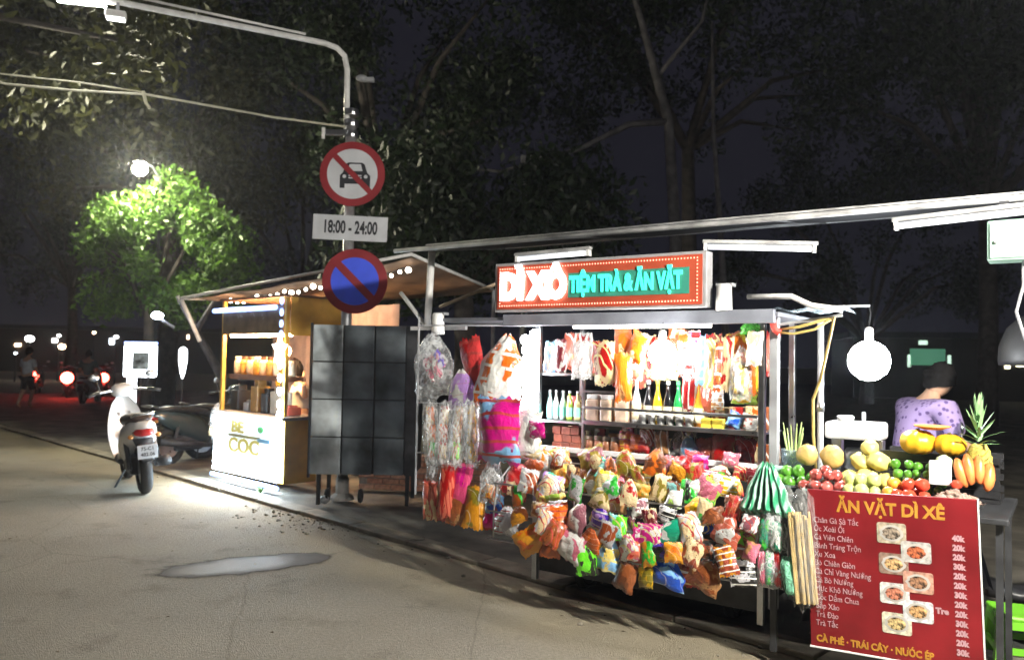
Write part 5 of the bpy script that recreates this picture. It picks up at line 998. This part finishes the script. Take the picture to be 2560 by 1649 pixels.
# ------------------------------------------------------------------ people
SKIN = mat('skin', (.55, .33, .22), .5, 0, .06, 10, .03, sub=.1); HAIR = mat('black_hair', (.008, .007, .007), .8, 0, .3, 60, .4, spec=.15); FLOR = None
def head(parent, c, r, yaw, pitch=0, hair=HAIR, longhair=False, bun=False):
    M_ = Matrix.Translation(c) @ Matrix.Rotation(yaw, 4, 'Z') @ Matrix.Rotation(pitch, 4, 'X')   # faces local -y
    g = MB(); n, m = 20, 14; vs = []
    for i in range(m + 1):
        for j in range(n):
            th = math.pi * i / m; ph = 2 * math.pi * j / n; x, y, z = math.sin(th) * math.cos(ph), math.sin(th) * math.sin(ph), math.cos(th)
            jw = 1 - .28 * max(0, -z - .1); yy = y * 1.06; 
            if z < -.2 and y < 0: yy *= 1.0
            if y < -.6: yy += -.22 * math.exp(-((x / .16) ** 2 + ((z + .12) / .2) ** 2)) + .1 * math.exp(-(((abs(x) - .33) / .16) ** 2 + ((z - .08) / .13) ** 2)) - .06 * math.exp(-((x / .25) ** 2 + ((z + .5) / .09) ** 2))
            vs.append(M_ @ Vector((x * r * .8 * jw, yy * r * .95, z * r * 1.2)))
    h = g.add(vs, [(i * n + j, (i + 1) * n + j, (i + 1) * n + (j + 1) % n, i * n + (j + 1) % n) for i in range(m) for j in range(n)]).build('head', SKIN, parent, smooth=True)
    for sx in (-1, 1):
        MB().ball((0, 0, 0), r * .16, 8, 6, (.4, .8, 1.3)).build('ear', SKIN, h).matrix_local = M_ @ Matrix.Translation((sx * r * .8, .05 * r, -.05 * r))
        MB().ball((0, 0, 0), r * .09, 8, 6, (1.3, .5, .7)).build('eye', BLACKP, h).matrix_local = M_ @ Matrix.Translation((sx * r * .3, -.86 * r, .08 * r))
    MB().ball((0, 0, 0), r * .2, 8, 6, (1, .3, .3)).build('mouth', mat('lips', (.4, .12, .1), .5), h).matrix_local = M_ @ Matrix.Translation((0, -.83 * r, -.55 * r))
    g = MB(); vs = []; fs = []; m2 = 10
    for i in range(m2 + 1):
        for j in range(n):
            ph = 2 * math.pi * j / n; back = .5 + .5 * math.sin(ph)
            lim = (.44 + (.54 if longhair else .34) * back) * math.pi; th = lim * i / m2
            q = 1.12 + .05 * math.sin(ph * 7 + th * 3) + .04 * math.sin(th * 9 + ph * 3) + .03 * math.sin(ph * 17)
            z = math.cos(th) * 1.2 * q; drop = 0
            if longhair and i > 7 and back > .55: drop = (i - 7) * .28 * (back - .4)
            vs.append(M_ @ Vector((math.sin(th) * math.cos(ph) * .84 * q * r, math.sin(th) * math.sin(ph) * q * r * 1.0, (z - drop) * r)))
    g.add(vs, [(i * n + j, (i + 1) * n + j, (i + 1) * n + (j + 1) % n, i * n + (j + 1) % n) for i in range(m2) for j in range(n)])
    hh = g.build('hair', hair, parent, smooth=True)
    if bun: MB().ball(tuple(M_ @ Vector((0, r * 1.02, -.05 * r))), r * .42, 10, 8).build('hair_bun', hair, hh, smooth=True)
    return h
def hand(parent, wrist, d, palm_n, r=.011):
    """palm and five fingers"""
    d = Vector(d).normalized(); s = d.cross(Vector(palm_n)).normalized(); wv = Vector(wrist)
    J = [(wv, .022), (wv + d * .05, (.036, .018))]; E = [(0, 1)]
    for k, (o, L_) in enumerate(((-.03, .06), (-.01, .075), (.01, .07), (.028, .055))):
        b = len(J); J += [(wv + d * .085 + s * o, r), (wv + d * (.085 + L_ * .55) + s * o * 1.1, r * .9), (wv + d * (.085 + L_) + s * o * 1.1 - Vector(palm_n) * .012, r * .75)]; E += [(1, b), (b, b + 1), (b + 1, b + 2)]
    b = len(J); J += [(wv + d * .04 - s * .04, r), (wv + d * .075 - s * .06, r * .85)]; E += [(0, b), (b, b + 1)]
    return skin('hand', [(tuple(p), q) for p, q in J], E, SKIN, parent, 1)
def floral():
    m = mat('floral_blouse', (.4, .3, .55), .8, 0, .1, 10, .1); nt = m.node_tree; L = nt.links; b = nt.nodes['Principled BSDF']; tc = nt.nodes.new('ShaderNodeTexCoord'); v = nt.nodes.new('ShaderNodeTexVoronoi'); v.inputs['Scale'].default_value = 26; L.new(tc.outputs['Object'], v.inputs['Vector'])
    cr = nt.nodes.new('ShaderNodeValToRGB'); e = cr.color_ramp.elements; e[0].position = .25; e[0].color = (.08, .045, .15, 1); e[1].position = .42; e[1].color = (.27, .2, .38, 1); L.new(v.outputs['Distance'], cr.inputs[0]); L.new(cr.outputs[0], b.inputs['Base Color']); return m
# seller at the fruit table, bowed over her work
pw = thing('person', 'person in a purple floral blouse bowed behind the fruit table', 'person', (2.83, 5.62, .04), R(95))
SK_J = [((0, .02, .86), .13), ((0, 0, 1.02), .12), ((0, -.04, 1.18), .12), ((0, -.08, 1.28), .09), ((0, -.11, 1.37), .05), ((0, -.14, 1.43), .05),
        ((-.18, -.08, 1.26), .055), ((-.26, -.12, 1.06), .05), ((-.2, -.32, .98), .036), ((.18, -.08, 1.26), .055), ((.26, -.12, 1.06), .05), ((.2, -.32, .98), .036),
        ((-.09, .03, .8), .1), ((-.1, -.01, .46), .065), ((-.1, .04, .08), .045), ((-.1, -.1, .03), .035), ((.09, .03, .8), .1), ((.1, -.01, .46), .065), ((.1, .04, .08), .045), ((.1, -.1, .03), .035)]
SK_E = [(0, 1), (1, 2), (2, 3), (3, 4), (4, 5), (3, 6), (6, 7), (7, 8), (3, 9), (9, 10), (10, 11), (0, 12), (12, 13), (13, 14), (14, 15), (0, 16), (16, 17), (17, 18), (18, 19)]
skin('body', SK_J, SK_E, SKIN, pw)
bl_ = [((0, .02, .84), .17), ((0, 0, 1.02), .165), ((0, -.04, 1.18), .18), ((0, -.09, 1.31), .14), ((-.2, -.08, 1.28), .095), ((-.265, -.12, 1.08), .072), ((.2, -.08, 1.28), .095), ((.265, -.12, 1.08), .072)]
skin('blouse', bl_, [(0, 1), (1, 2), (2, 3), (3, 4), (4, 5), (3, 6), (6, 7)], floral(), pw)
skin('trousers', [((0, .02, .86), .16), ((-.09, .03, .8), .115), ((-.1, -.01, .46), .08), ((-.1, .04, .14), .065), ((.09, .03, .8), .115), ((.1, -.01, .46), .08), ((.1, .04, .14), .065)], [(0, 1), (1, 2), (2, 3), (0, 4), (4, 5), (5, 6)], mat('dark_trousers', (.03, .03, .04), .8), pw)
head(pw, (0, -.17, 1.47), .1, R(15), R(30), bun=True)
hand(pw, (-.2, -.32, .98), (.25, -1, -.25), (0, 0, -1)); hand(pw, (.2, -.32, .98), (-.25, -1, -.25), (0, 0, -1))
# seller in the yellow stall
WT = mat('white_top', (.8, .78, .74), .7)
pq = thing('person', 'person with long dark hair in a white top inside the yellow stall', 'person', Y(.77, .74, -.03), YA - R(20))
J2 = [((0, 0, .88), .12), ((0, 0, 1.0), .11), ((0, -.01, 1.15), .13), ((0, -.02, 1.25), .11), ((0, -.03, 1.32), .045), ((0, -.05, 1.38), .042), ((-.17, -.02, 1.23), .05), ((-.2, -.1, 1.02), .042), ((-.12, -.28, 1.0), .03), ((.17, -.02, 1.22), .05), ((.3, -.02, 1.12), .042), ((.42, -.06, 1.3), .032),
      ((-.08, 0, .8), .09), ((-.08, -.01, .45), .06), ((-.08, .03, .06), .042), ((-.08, -.1, .03), .034), ((.08, 0, .8), .09), ((.08, -.01, .45), .06), ((.08, .03, .06), .042), ((.08, -.1, .03), .034)]
skin('body', J2, SK_E, SKIN, pq)
skin('top', [((0, 0, .92), .135), ((0, 0, 1.02), .13), ((0, -.01, 1.15), .145), ((0, -.02, 1.25), .12), ((-.175, -.02, 1.23), .065), ((-.2, -.06, 1.12), .06), ((.175, -.02, 1.22), .065), ((.25, -.02, 1.16), .06)], [(0, 1), (1, 2), (2, 3), (3, 4), (4, 5), (3, 6), (6, 7)], WT, pq)
skin('trousers', [((0, 0, .88), .135), ((-.08, 0, .8), .1), ((-.08, 0, .45), .075), ((-.08, .03, .12), .06), ((.08, 0, .8), .1), ((.08, 0, .45), .075), ((.08, .03, .12), .06)], [(0, 1), (1, 2), (2, 3), (0, 4), (4, 5), (5, 6)], mat('tan_trousers', (.3, .17, .09), .8), pq)
head(pq, (0, -.08, 1.47), .092, R(-50), R(14), longhair=True)
hand(pq, (.42, -.06, 1.3), (.3, -.1, 1), (0, -1, 0)); hand(pq, (-.12, -.28, 1.0), (.1, -1, 0), (0, 0, -1))
# walker and rider far down the road
def walker(label, loc, rz, top, trous, seated=False):
    p = thing('person', label, 'person', loc, rz)
    if seated: legs = [((-.1, -.02, .72), .09), ((-.14, -.36, .7), .065), ((-.13, -.3, .34), .045), ((-.13, -.4, .3), .035), ((.1, -.02, .72), .09), ((.14, -.36, .7), .065), ((.13, -.3, .34), .045), ((.13, -.4, .3), .035)]; dz = -.1
    else: legs = [((-.09, 0, .82), .09), ((-.1, -.1, .47), .062), ((-.1, .02, .08), .042), ((-.1, -.12, .03), .034), ((.09, 0, .82), .09), ((.1, .06, .47), .062), ((.1, .2, .1), .042), ((.1, .1, .04), .034)]; dz = 0
    J = [((0, 0, .92 + dz), .13), ((0, 0, 1.05 + dz), .12), ((0, 0, 1.22 + dz), .14), ((0, 0, 1.36 + dz), .12), ((0, 0, 1.44 + dz), .05), ((0, -.01, 1.5 + dz), .048), ((-.19, 0, 1.34 + dz), .055), ((-.26, -.05, 1.08 + dz), .043), ((-.24, -.24 if seated else -.14, .92 + dz + (.12 if seated else 0)), .034), ((.19, 0, 1.34 + dz), .055), ((.26, -.02, 1.08 + dz), .043), ((.24, -.24 if seated else -.05, .9 + dz + (.12 if seated else 0)), .034)] + legs
    skin('body', J, SK_E, SKIN, p, 1)
    skin('shirt', [((0, 0, .9 + dz), .15), ((0, 0, 1.22 + dz), .16), ((0, 0, 1.36 + dz), .135), ((-.2, 0, 1.34 + dz), .075), ((-.25, -.03, 1.14 + dz), .066), ((.2, 0, 1.34 + dz), .075), ((.25, -.01, 1.14 + dz), .066)], [(0, 1), (1, 2), (2, 3), (3, 4), (2, 5), (5, 6)], top, p, 1)
    k = [legs[0], legs[1], legs[4], legs[5]]; skin('shorts', [((0, 0, .9 + dz), .145)] + [(a, r * 1.22) for a, r in k], [(0, 1), (1, 2), (0, 3), (3, 4)], trous, p, 1)
    head(p, (0, -.02, 1.6 + dz), .098, 0); hand(p, J[8][0], (0, -.3, -1), (1, 0, 0)); hand(p, J[11][0], (0, -.3, -1), (-1, 0, 0))
walker('person in a pale shirt and dark shorts walking far down the road', (-13.75, 22.9, 0), R(160), mat('pale_shirt', (.62, .68, .74), .8), mat('dark_trousers', (.03, .03, .04), .8))
walker('rider in dark clothes sitting on the far pale scooter', (-13.3, 25.3, .06), R(188), mat('teal_shirt', (.08, .16, .17), .8), mat('dark_trousers', (.03, .03, .04), .8), True)

# ------------------------------------------------------------------ small street things at the right edge
st = thing('plastic_stool', 'bright green plastic stool beside the red menu board', 'stool', (2.80, 4.42, .0), R(-20)); GRN = mat('green_plastic', (.16, .5, .03), .35, 0, .06, 8, 0)
MB().box((-.15, -.15, .26), (.15, .15, .29), .012).build('seat', GRN, st)
for sx in (-1, 1):
    for sy in (-1, 1): MB().add([(sx * x, sy * y, z) for z, a, b_ in ((0, .105, .165), (.262, .09, .145)) for x, y in ((a, a), (b_, a), (b_, b_), (a, b_))], [(0, 1, 2, 3), (4, 5, 6, 7), (0, 1, 5, 4), (1, 2, 6, 5), (2, 3, 7, 6), (3, 0, 4, 7)]).build('leg', GRN, st)
for a in range(4): MB().box((-.11, -.154, .09), (.11, -.142, .125), 0, Matrix.Rotation(R(90 * a), 4, 'Z')).build('stretcher', GRN, st)
for a in range(4): MB().box((-.105, -.151, .22), (.105, -.139, .262), 0, Matrix.Rotation(R(90 * a), 4, 'Z')).build('apron', GRN, st)
dm = thing('steel_hood', 'grey bell shaped metal hood on a post at the right edge', 'hood', (3.11, 4.75, .07))
MB().lathe([(.2, 1.55), (.205, 1.58), (.2, 1.66), (.16, 1.77), (.1, 1.83), (.04, 1.86), (.035, 1.9), (.04, 1.92), (.015, 1.93)], 24).build('bell', mat('hood_grey', (.022, .022, .024), .55, .2), dm, smooth=True); MB().tube([(0, 0, 0), (0, 0, 1.56)], .06, 12).build('post', DARK, dm, smooth=True); MB().lathe([(.2, 0), (.2, .05), (.08, .07)], 20).build('foot', DARK, dm)
# ------------------------------------------------------------------ trees
def leaf_mat(name, c):
    m = bpy.data.materials.new(name); m.use_nodes = True; nt = m.node_tree; L = nt.links; b = nt.nodes['Principled BSDF']; N = nt.nodes.new
    g = N('ShaderNodeNewGeometry'); cr = N('ShaderNodeValToRGB'); cr.color_ramp.elements[0].color = (c[0] * .45, c[1] * .5, c[2] * .5, 1); cr.color_ramp.elements[1].color = (c[0] * 1.5, c[1] * 1.4, c[2] * 1.1, 1)
    L.new(g.outputs['Random Per Island'], cr.inputs[0]); L.new(cr.outputs[0], b.inputs['Base Color']); b.inputs['Roughness'].default_value = .5
    tr = N('ShaderNodeBsdfTranslucent'); L.new(cr.outputs[0], tr.inputs[0]); mx = N('ShaderNodeMixShader'); mx.inputs[0].default_value = .35; L.new(b.outputs[0], mx.inputs[1]); L.new(tr.outputs[0], mx.inputs[2]); L.new(mx.outputs[0], nt.nodes['Material Output'].inputs[0]); return m
def crown(name, clumps, n, leaf, material, parent, seed):
    """clumps: (x, y, z, r) blobs filled with little two-faced leaves"""
    rng = np.random.default_rng(seed); cl = np.array(clumps, float); w = cl[:, 3] ** 2.2; idx = rng.choice(len(cl), n, p=w / w.sum())
    d = rng.normal(size=(n, 3)); d /= np.linalg.norm(d, axis=1)[:, None]; rad = rng.random(n) ** .45
    sub = np.sin(d[:, 0] * 7 + idx) * np.sin(d[:, 1] * 6 + idx * 2) * np.sin(d[:, 2] * 7); rad *= 1 + .3 * sub
    P = cl[idx, :3] + d * (rad * cl[idx, 3])[:, None]
    a = rng.normal(size=(n, 3)); a[:, 2] -= .4; a /= np.linalg.norm(a, axis=1)[:, None]; b = np.cross(a, rng.normal(size=(n, 3))); b /= np.linalg.norm(b, axis=1)[:, None]
    s = leaf * (.6 + .8 * rng.random(n))[:, None]; nn = np.cross(a, b)
    V = np.stack([P - a * s, P - b * s * .42 + nn * s * .12, P + a * s, P + b * s * .42 + nn * s * .12], 1).reshape(-1, 3)
    me = bpy.data.meshes.new(name); me.vertices.add(4 * n); me.vertices.foreach_set('co', V.ravel()); me.loops.add(6 * n); me.polygons.add(2 * n)
    q = (np.arange(n) * 4)[:, None]; lp = np.concatenate([q + [0, 1, 2], q + [0, 2, 3]], 1).ravel(); me.loops.foreach_set('vertex_index', lp)
    me.polygons.foreach_set('loop_start', np.arange(2 * n) * 3); me.polygons.foreach_set('loop_total', np.full(2 * n, 3)); me.update(calc_edges=True); me.validate(); me.materials.append(material)
    o = bpy.data.objects.new(name, me); C.objects.link(o); o.parent = parent; return o
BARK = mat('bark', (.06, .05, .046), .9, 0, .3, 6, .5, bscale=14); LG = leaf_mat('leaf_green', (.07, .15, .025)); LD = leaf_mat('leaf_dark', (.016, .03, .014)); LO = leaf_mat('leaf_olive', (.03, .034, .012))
def tree(label, base, trunk, limbs, clumps, n, leaf, lm, seed, group='trees along the street'):
    t = thing('street_tree', label, 'tree', base, group=group); g = MB(); g.tube([p for p, r in trunk], [r for p, r in trunk], 10)
    for l in limbs: g.tube([p for p, r in l], [r for p, r in l], 7)
    g.build('trunk', BARK, t, smooth=True); crown('crown', clumps, n, leaf, lm, t, seed); return t
def rnd_clumps(seed, c, ext, n, r0, r1):
    rd = random.Random(seed); out = []
    for i in range(n):
        a, b_, q = rd.uniform(0, 6.28), rd.uniform(-.9, 1), rd.uniform(.35, 1) ** .5; h = math.sqrt(max(0, 1 - b_ * b_)); out.append((c[0] + ext[0] * q * h * math.cos(a), c[1] + ext[1] * q * h * math.sin(a), c[2] + ext[2] * q * b_, rd.uniform(r0, r1)))
    return out
def limbs_to(trunk_top, clumps, k, r0):
    out = []; T = Vector(trunk_top)
    for c in clumps[:k]: e = Vector(c[:3]); mid = T.lerp(e, .5) + Vector((0, 0, .12 * (e - T).length)); out.append([(tuple(T - Vector((0, 0, .3))), r0), (tuple(mid), r0 * .6), (tuple(e), r0 * .2)])
    return out
# the tree glowing green under its lamp
cl = rnd_clumps(11, (.1, .2, 3.5), (1.75, 1.3, 1.6), 44, .22, .6)
tree('leafy tree glowing green under a lamp at the road side', (-7.35, 16.2, .0), [((0, 0, 0), .14), ((.05, 0, 1.2), .11), ((0, 0, 2.6), .08)], limbs_to((0, 0, 2.6), cl, 9, .06), cl, 15000, .07, LG, 1)
tl_ = thing('tree_lamp', 'warm glaring street lamp right above the glowing green tree', 'lamp', (-7.1, 15.1, 5.08)); MB().ball((0, 0, 0), .13, 18, 12, (1, 1, .85)).build('globe', mat('tree_lamp_glow', (1, 1, 1), emit=(1, .93, .68), es=E_TREE), tl_, smooth=True); MB().lathe([(.03, .1), (.12, .13), (.05, .2)], 14).build('cap', DARK, tl_); MB().tube([(0, 0, .15), (0, .5, .2), (0, .9, 0), (0, .9, -5.2)], .03, 8).build('post', DARK, tl_, smooth=True)
# darker trees that fill the night behind
specs = [('tall dark tree spreading behind the glowing green tree', (-9.5, 22, 0), 8.2, (4.2, 3.5, 3.2), 34, LO, 21), ('dark tree rising behind the lamp pole and its signs', (-3.5, 21, 0), 9.0, (4, 3.2, 3.6), 34, LD, 22), ('broad dark tree behind the middle of the snack cart', (5.2, 24, 0), 11.2, (5.5, 4, 3.6), 44, LD, 23),
         ('dark tree at the right behind the tube lamps', (13, 22, 0), 9.5, (4.8, 3.6, 4.0), 40, LD, 24), ('olive tree overhanging the street lamp head', (-11.5, 12.6, 0), 7.6, (3.6, 2.4, 1.7), 26, LO, 25), ('low dark tree behind the brown tarpaulin', (-1.0, 16, 0), 4.4, (2.6, 1.8, 1.5), 20, LD, 26), ('distant dark tree at the far left of the road', (-22, 40, 0), 8.5, (7, 4, 4.2), 40, LD, 27), ('distant dark tree beyond the glowing one', (-11, 42, 0), 9, (7, 4, 5), 40, LD, 28), ('distant dark tree behind the fruit seller', (15, 34, 0), 6.6, (7, 4, 4.6), 40, LD, 29)]
for lab, base, hz, ext, k, lm, sd in specs:
    cl = rnd_clumps(sd, (2.6 if sd == 25 else 0, 0, hz), ext, k, .75, 1.35); h0 = hz - ext[2] * .8
    tree(lab, base, [((0, 0, 0), .3), ((.1, .05, h0 * .5), .24), ((0, 0, h0), .18)], limbs_to((0, 0, h0), cl, 12, .13), cl, 15000, .1, lm, sd)
# bare pale trunks and a bent limb in front of the dark crowns
def bare(label, base, pts, limbs):
    t = thing('bare_tree', label, 'tree', base, group='bare trunks behind the awning'); MB().tube([p for p, r in pts], [r for p, r in pts], 10).build('trunk', mat('pale_bark', (.1, .094, .1), .85, 0, .3, 5, .4), t, smooth=True)
    for l in limbs: MB().tube([p for p, r in l], [r for p, r in l], 7).build('limb', _mats['pale_bark'], t, smooth=True)
bare('pale bare trunk with one long limb reaching over the awning', (3.95, 19.5, 0), [((0, 0, 0), .2), ((0, 0, 4.6), .15), ((-.2, 0, 7.5), .12), ((-.9, 0, 10), .08), ((-1.8, 0, 13), .04)], [[((-.2, 0, 7.5), .1), ((-1.2, -.2, 7.35), .08), ((-2.4, -.3, 6.7), .06), ((-4.3, -.4, 6.1), .04), ((-6, -.5, 6.2), .02)], [((-.5, 0, 8.6), .06), ((.6, 0, 10), .04), ((1, 0, 12), .02)]])
bare('slim pale bare trunk leaning beside the long limbed one', (5.3, 19.5, 0), [((0, 0, 0), .1), ((-.2, 0, 4), .08), ((-.45, 0, 7.4), .05), ((-.5, 0, 10), .03)], [])
bare('leaning pale trunk lit from the small blue lamp by the light box', (-5.9, 15.2, 0), [((.5, .3, 0), .1), ((.35, .2, 1.2), .085), ((-.1, 0, 2.1), .06), ((-.45, 0, 2.7), .04)], [[((-.1, 0, 2.0), .06), ((.3, 0, 2.7), .04)]])
lp_ = thing('far_lamp_post', 'unlit grey lamp post standing beyond the awning edge', 'lamp post', (.3, 22, 0)); MB().tube([(0, 0, 0), (0, 0, 7.1)], .09, 10).build('pole', GALV, lp_, smooth=True); MB().box((-.14, -.1, 7.05), (.45, .1, 7.25), .04).build('lamp_head', GALV, lp_); MB().box((-.22, -.2, 4.95), (.2, .15, 5.35), .02).build('cabinet', GALV, lp_)
tag(MB().tube([(-6.6, 14.95, 2.3), (-6.5, 15, 2.2), (-6.35, 15.1, 2.1)], .03, 6).build('lamp_bracket', GREYP), 'short bracket of the small blue lamp', 'bracket')
o = thing('blue_lamp', 'small blue white lamp fixed to the leaning trunk', 'lamp', (-6.6, 14.93, 2.31)); MB().ball((0, 0, 0), .085, 12, 8, (1.3, 1, .8)).build('globe', mat('blue_lamp_glow', (1, 1, 1), emit=(.72, .8, 1), es=55), o, smooth=True)

# ------------------------------------------------------------------ light box, far traffic lights, far shops
lb = thing('light_box', 'white glowing light box sign on a lit post behind the scooter', 'light box', (-6.0, 13.0, 0)); LBX = mat('light_box_glow', (1, 1, 1), emit=(.9, .95, 1), es=9)
MB().box((-.26, -.04, 1.22), (.26, .06, 1.74), .03).build('case', LBX, lb); MB().box((-.1, -.052, 1.34), (.16, -.041, 1.62), .004).build('picture', mat('box_picture', (.6, .75, .85), .5, 0, .5, 9, 0), lb); MB().box((-.26, -.03, 1.75), (.26, .05, 1.79), .01).build('top_led', YBLUE, lb)
MB().box((-.2, -.03, .72), (-.05, .03, 1.21), .02).build('lit_post', LBX, lb); MB().box((-.22, -.1, 0), (-.02, .1, .715), .01).build('base', DARK, lb)
MB().box((-.33, -.06, .74), (-.21, .04, .95), .01).build('green_card', mat('green_card', (.4, .6, .1), .5), lb)
o = thing('flag_light', 'slim white glowing lamp beside the light box', 'lamp', (-5.35, 13.1, 0)); MB().lathe([(.01, 1.2), (.04, 1.3), (.07, 1.5), (.065, 1.68), (.02, 1.72)], 12).build('glow_body', mat('flag_glow', (1, 1, 1), emit=(.9, .95, 1), es=5), o, smooth=True); MB().tube([(0, 0, 0), (0, 0, 1.21)], .012, 6).build('stem', DARK, o)
fs_ = thing('far_shop', 'dark far shop row with glowing lamps at the end of the road', 'building', (-52, 62, 0), R(8)); FWALL = mat('far_wall', (.06, .055, .05), .8); MB().box((0, 0, 0), (40, 6, 3.4)).build('wall', FWALL, fs_); MB().box((-.4, -.9, 3.4), (40.4, 6.2, 3.7)).build('roof', DARK, fs_)
FG = [mat('far_glow%d' % i, (1, 1, 1), emit=e, es=s_) for i, (e, s_) in enumerate((((1, .95, .9), 25), ((1, .7, .45), 15), ((.8, .9, 1), 12), ((1, .75, .55), 5)))]
rd = random.Random(12)
for i in range(9): 
    x = rd.uniform(6, 26); z = rd.uniform(1.4, 2.9); w = rd.uniform(.15, .5); MB().box((x, -.12, z), (x + w, -.02, z + rd.uniform(.2, .6)), .03).build('lit_window', FG[i % 4], fs_)
for i, (x, y, z, r, m, l) in enumerate(((-26.4, 44, 2.3, .3, 0, 'largest white lamp cluster at the far road end'), (-24.8, 44, 2.5, .12, 0, 'small white lamp next to the largest cluster'), (-24.6, 44, 1.9, .26, 1, 'warm white lamp over the far walker'), (-21.8, 40, 3.2, .1, 0, 'high small white lamp over the far red tail lights'), (-20.8, 40, 2.6, .11, 1, 'small warm lamp under the high white one'), (-19.7, 40, 2.4, .14, 0, 'white lamp above the largest red tail light'), (-17.6, 38, 1.8, .14, 0, 'round white lamp over the far rider'), (-25.9, 42, 1.5, .1, 2, 'low bluish lamp behind the far walker'))):
    t = thing('far_lamp', l, 'lamp', (x, y, 0), group='far lamps along the road'); MB().ball((0, 0, z), r * .62, 10, 7, (1.3, 1, .9)).build('globe', FG[m], t, smooth=True); MB().tube([(0, 0, 0), (0, 0, z - r * .8)], .04, 6).build('post', DARK, t)
f2 = thing('far_house', 'dark far house with green and yellow lit windows behind the fruit seller', 'building', (17, 40, 0), R(-12)); MB().box((0, 0, 0), (22, 6, 3.0)).build('wall', FWALL, f2); MB().box((-.3, -.5, 3.0), (22.3, 6.2, 3.3)).build('roof', DARK, f2)
GW = mat('green_window', (.3, 1, .6), emit=(.25, .8, .5), es=.2); GW2 = mat('pale_window', (1, 1, .8), emit=(.7, 1, .8), es=1.2); YWN = mat('yellow_window', (1, .9, .5), emit=(1, .92, .6), es=4); PW = mat('pink_window', (1, .3, .5), emit=(1, .35, .5), es=2.5)
for x, z, w, h, m in ((2.6, 1.7, 1.6, .8, GW), (2.5, 1.6, .15, .6, GW2), (4.3, 1.7, .15, .5, GW2), (3.0, 2.7, .4, .2, GW2), (7.3, 1.7, .5, .5, YWN), (7.95, 1.5, .2, .9, YWN), (6.8, 1.6, .25, .4, YWN), (9.4, 1.6, .4, .5, PW)):
    f_ = MB().box((x, -.05, z), (x + w, -.01, z + h), .02).build('lit_window', m, f2); MB().box((x - .04, -.06, z - .06), (x + w + .04, -.02, z - .004)).build('window_sill', FWALL, f_)
hz = MB().box((-70, -12, -1), (60, 75, 16)).build('haze', bpy.data.materials.new('bloom_haze')); struct(hz, 'stuff', 'thin added haze that gives the lamps their bloom')  # haze volume added for lamp bloom and lifted blacks
hm_ = hz.data.materials[0]; hm_.use_nodes = True; hm_.node_tree.nodes.remove(hm_.node_tree.nodes['Principled BSDF'])
pv_ = hm_.node_tree.nodes.new('ShaderNodeVolumePrincipled'); pv_.inputs['Color'].default_value = (.8, .85, .95, 1); pv_.inputs['Density'].default_value = .0013; pv_.inputs['Anisotropy'].default_value = .75
hm_.node_tree.links.new(pv_.outputs[0], hm_.node_tree.nodes['Material Output'].inputs['Volume'])
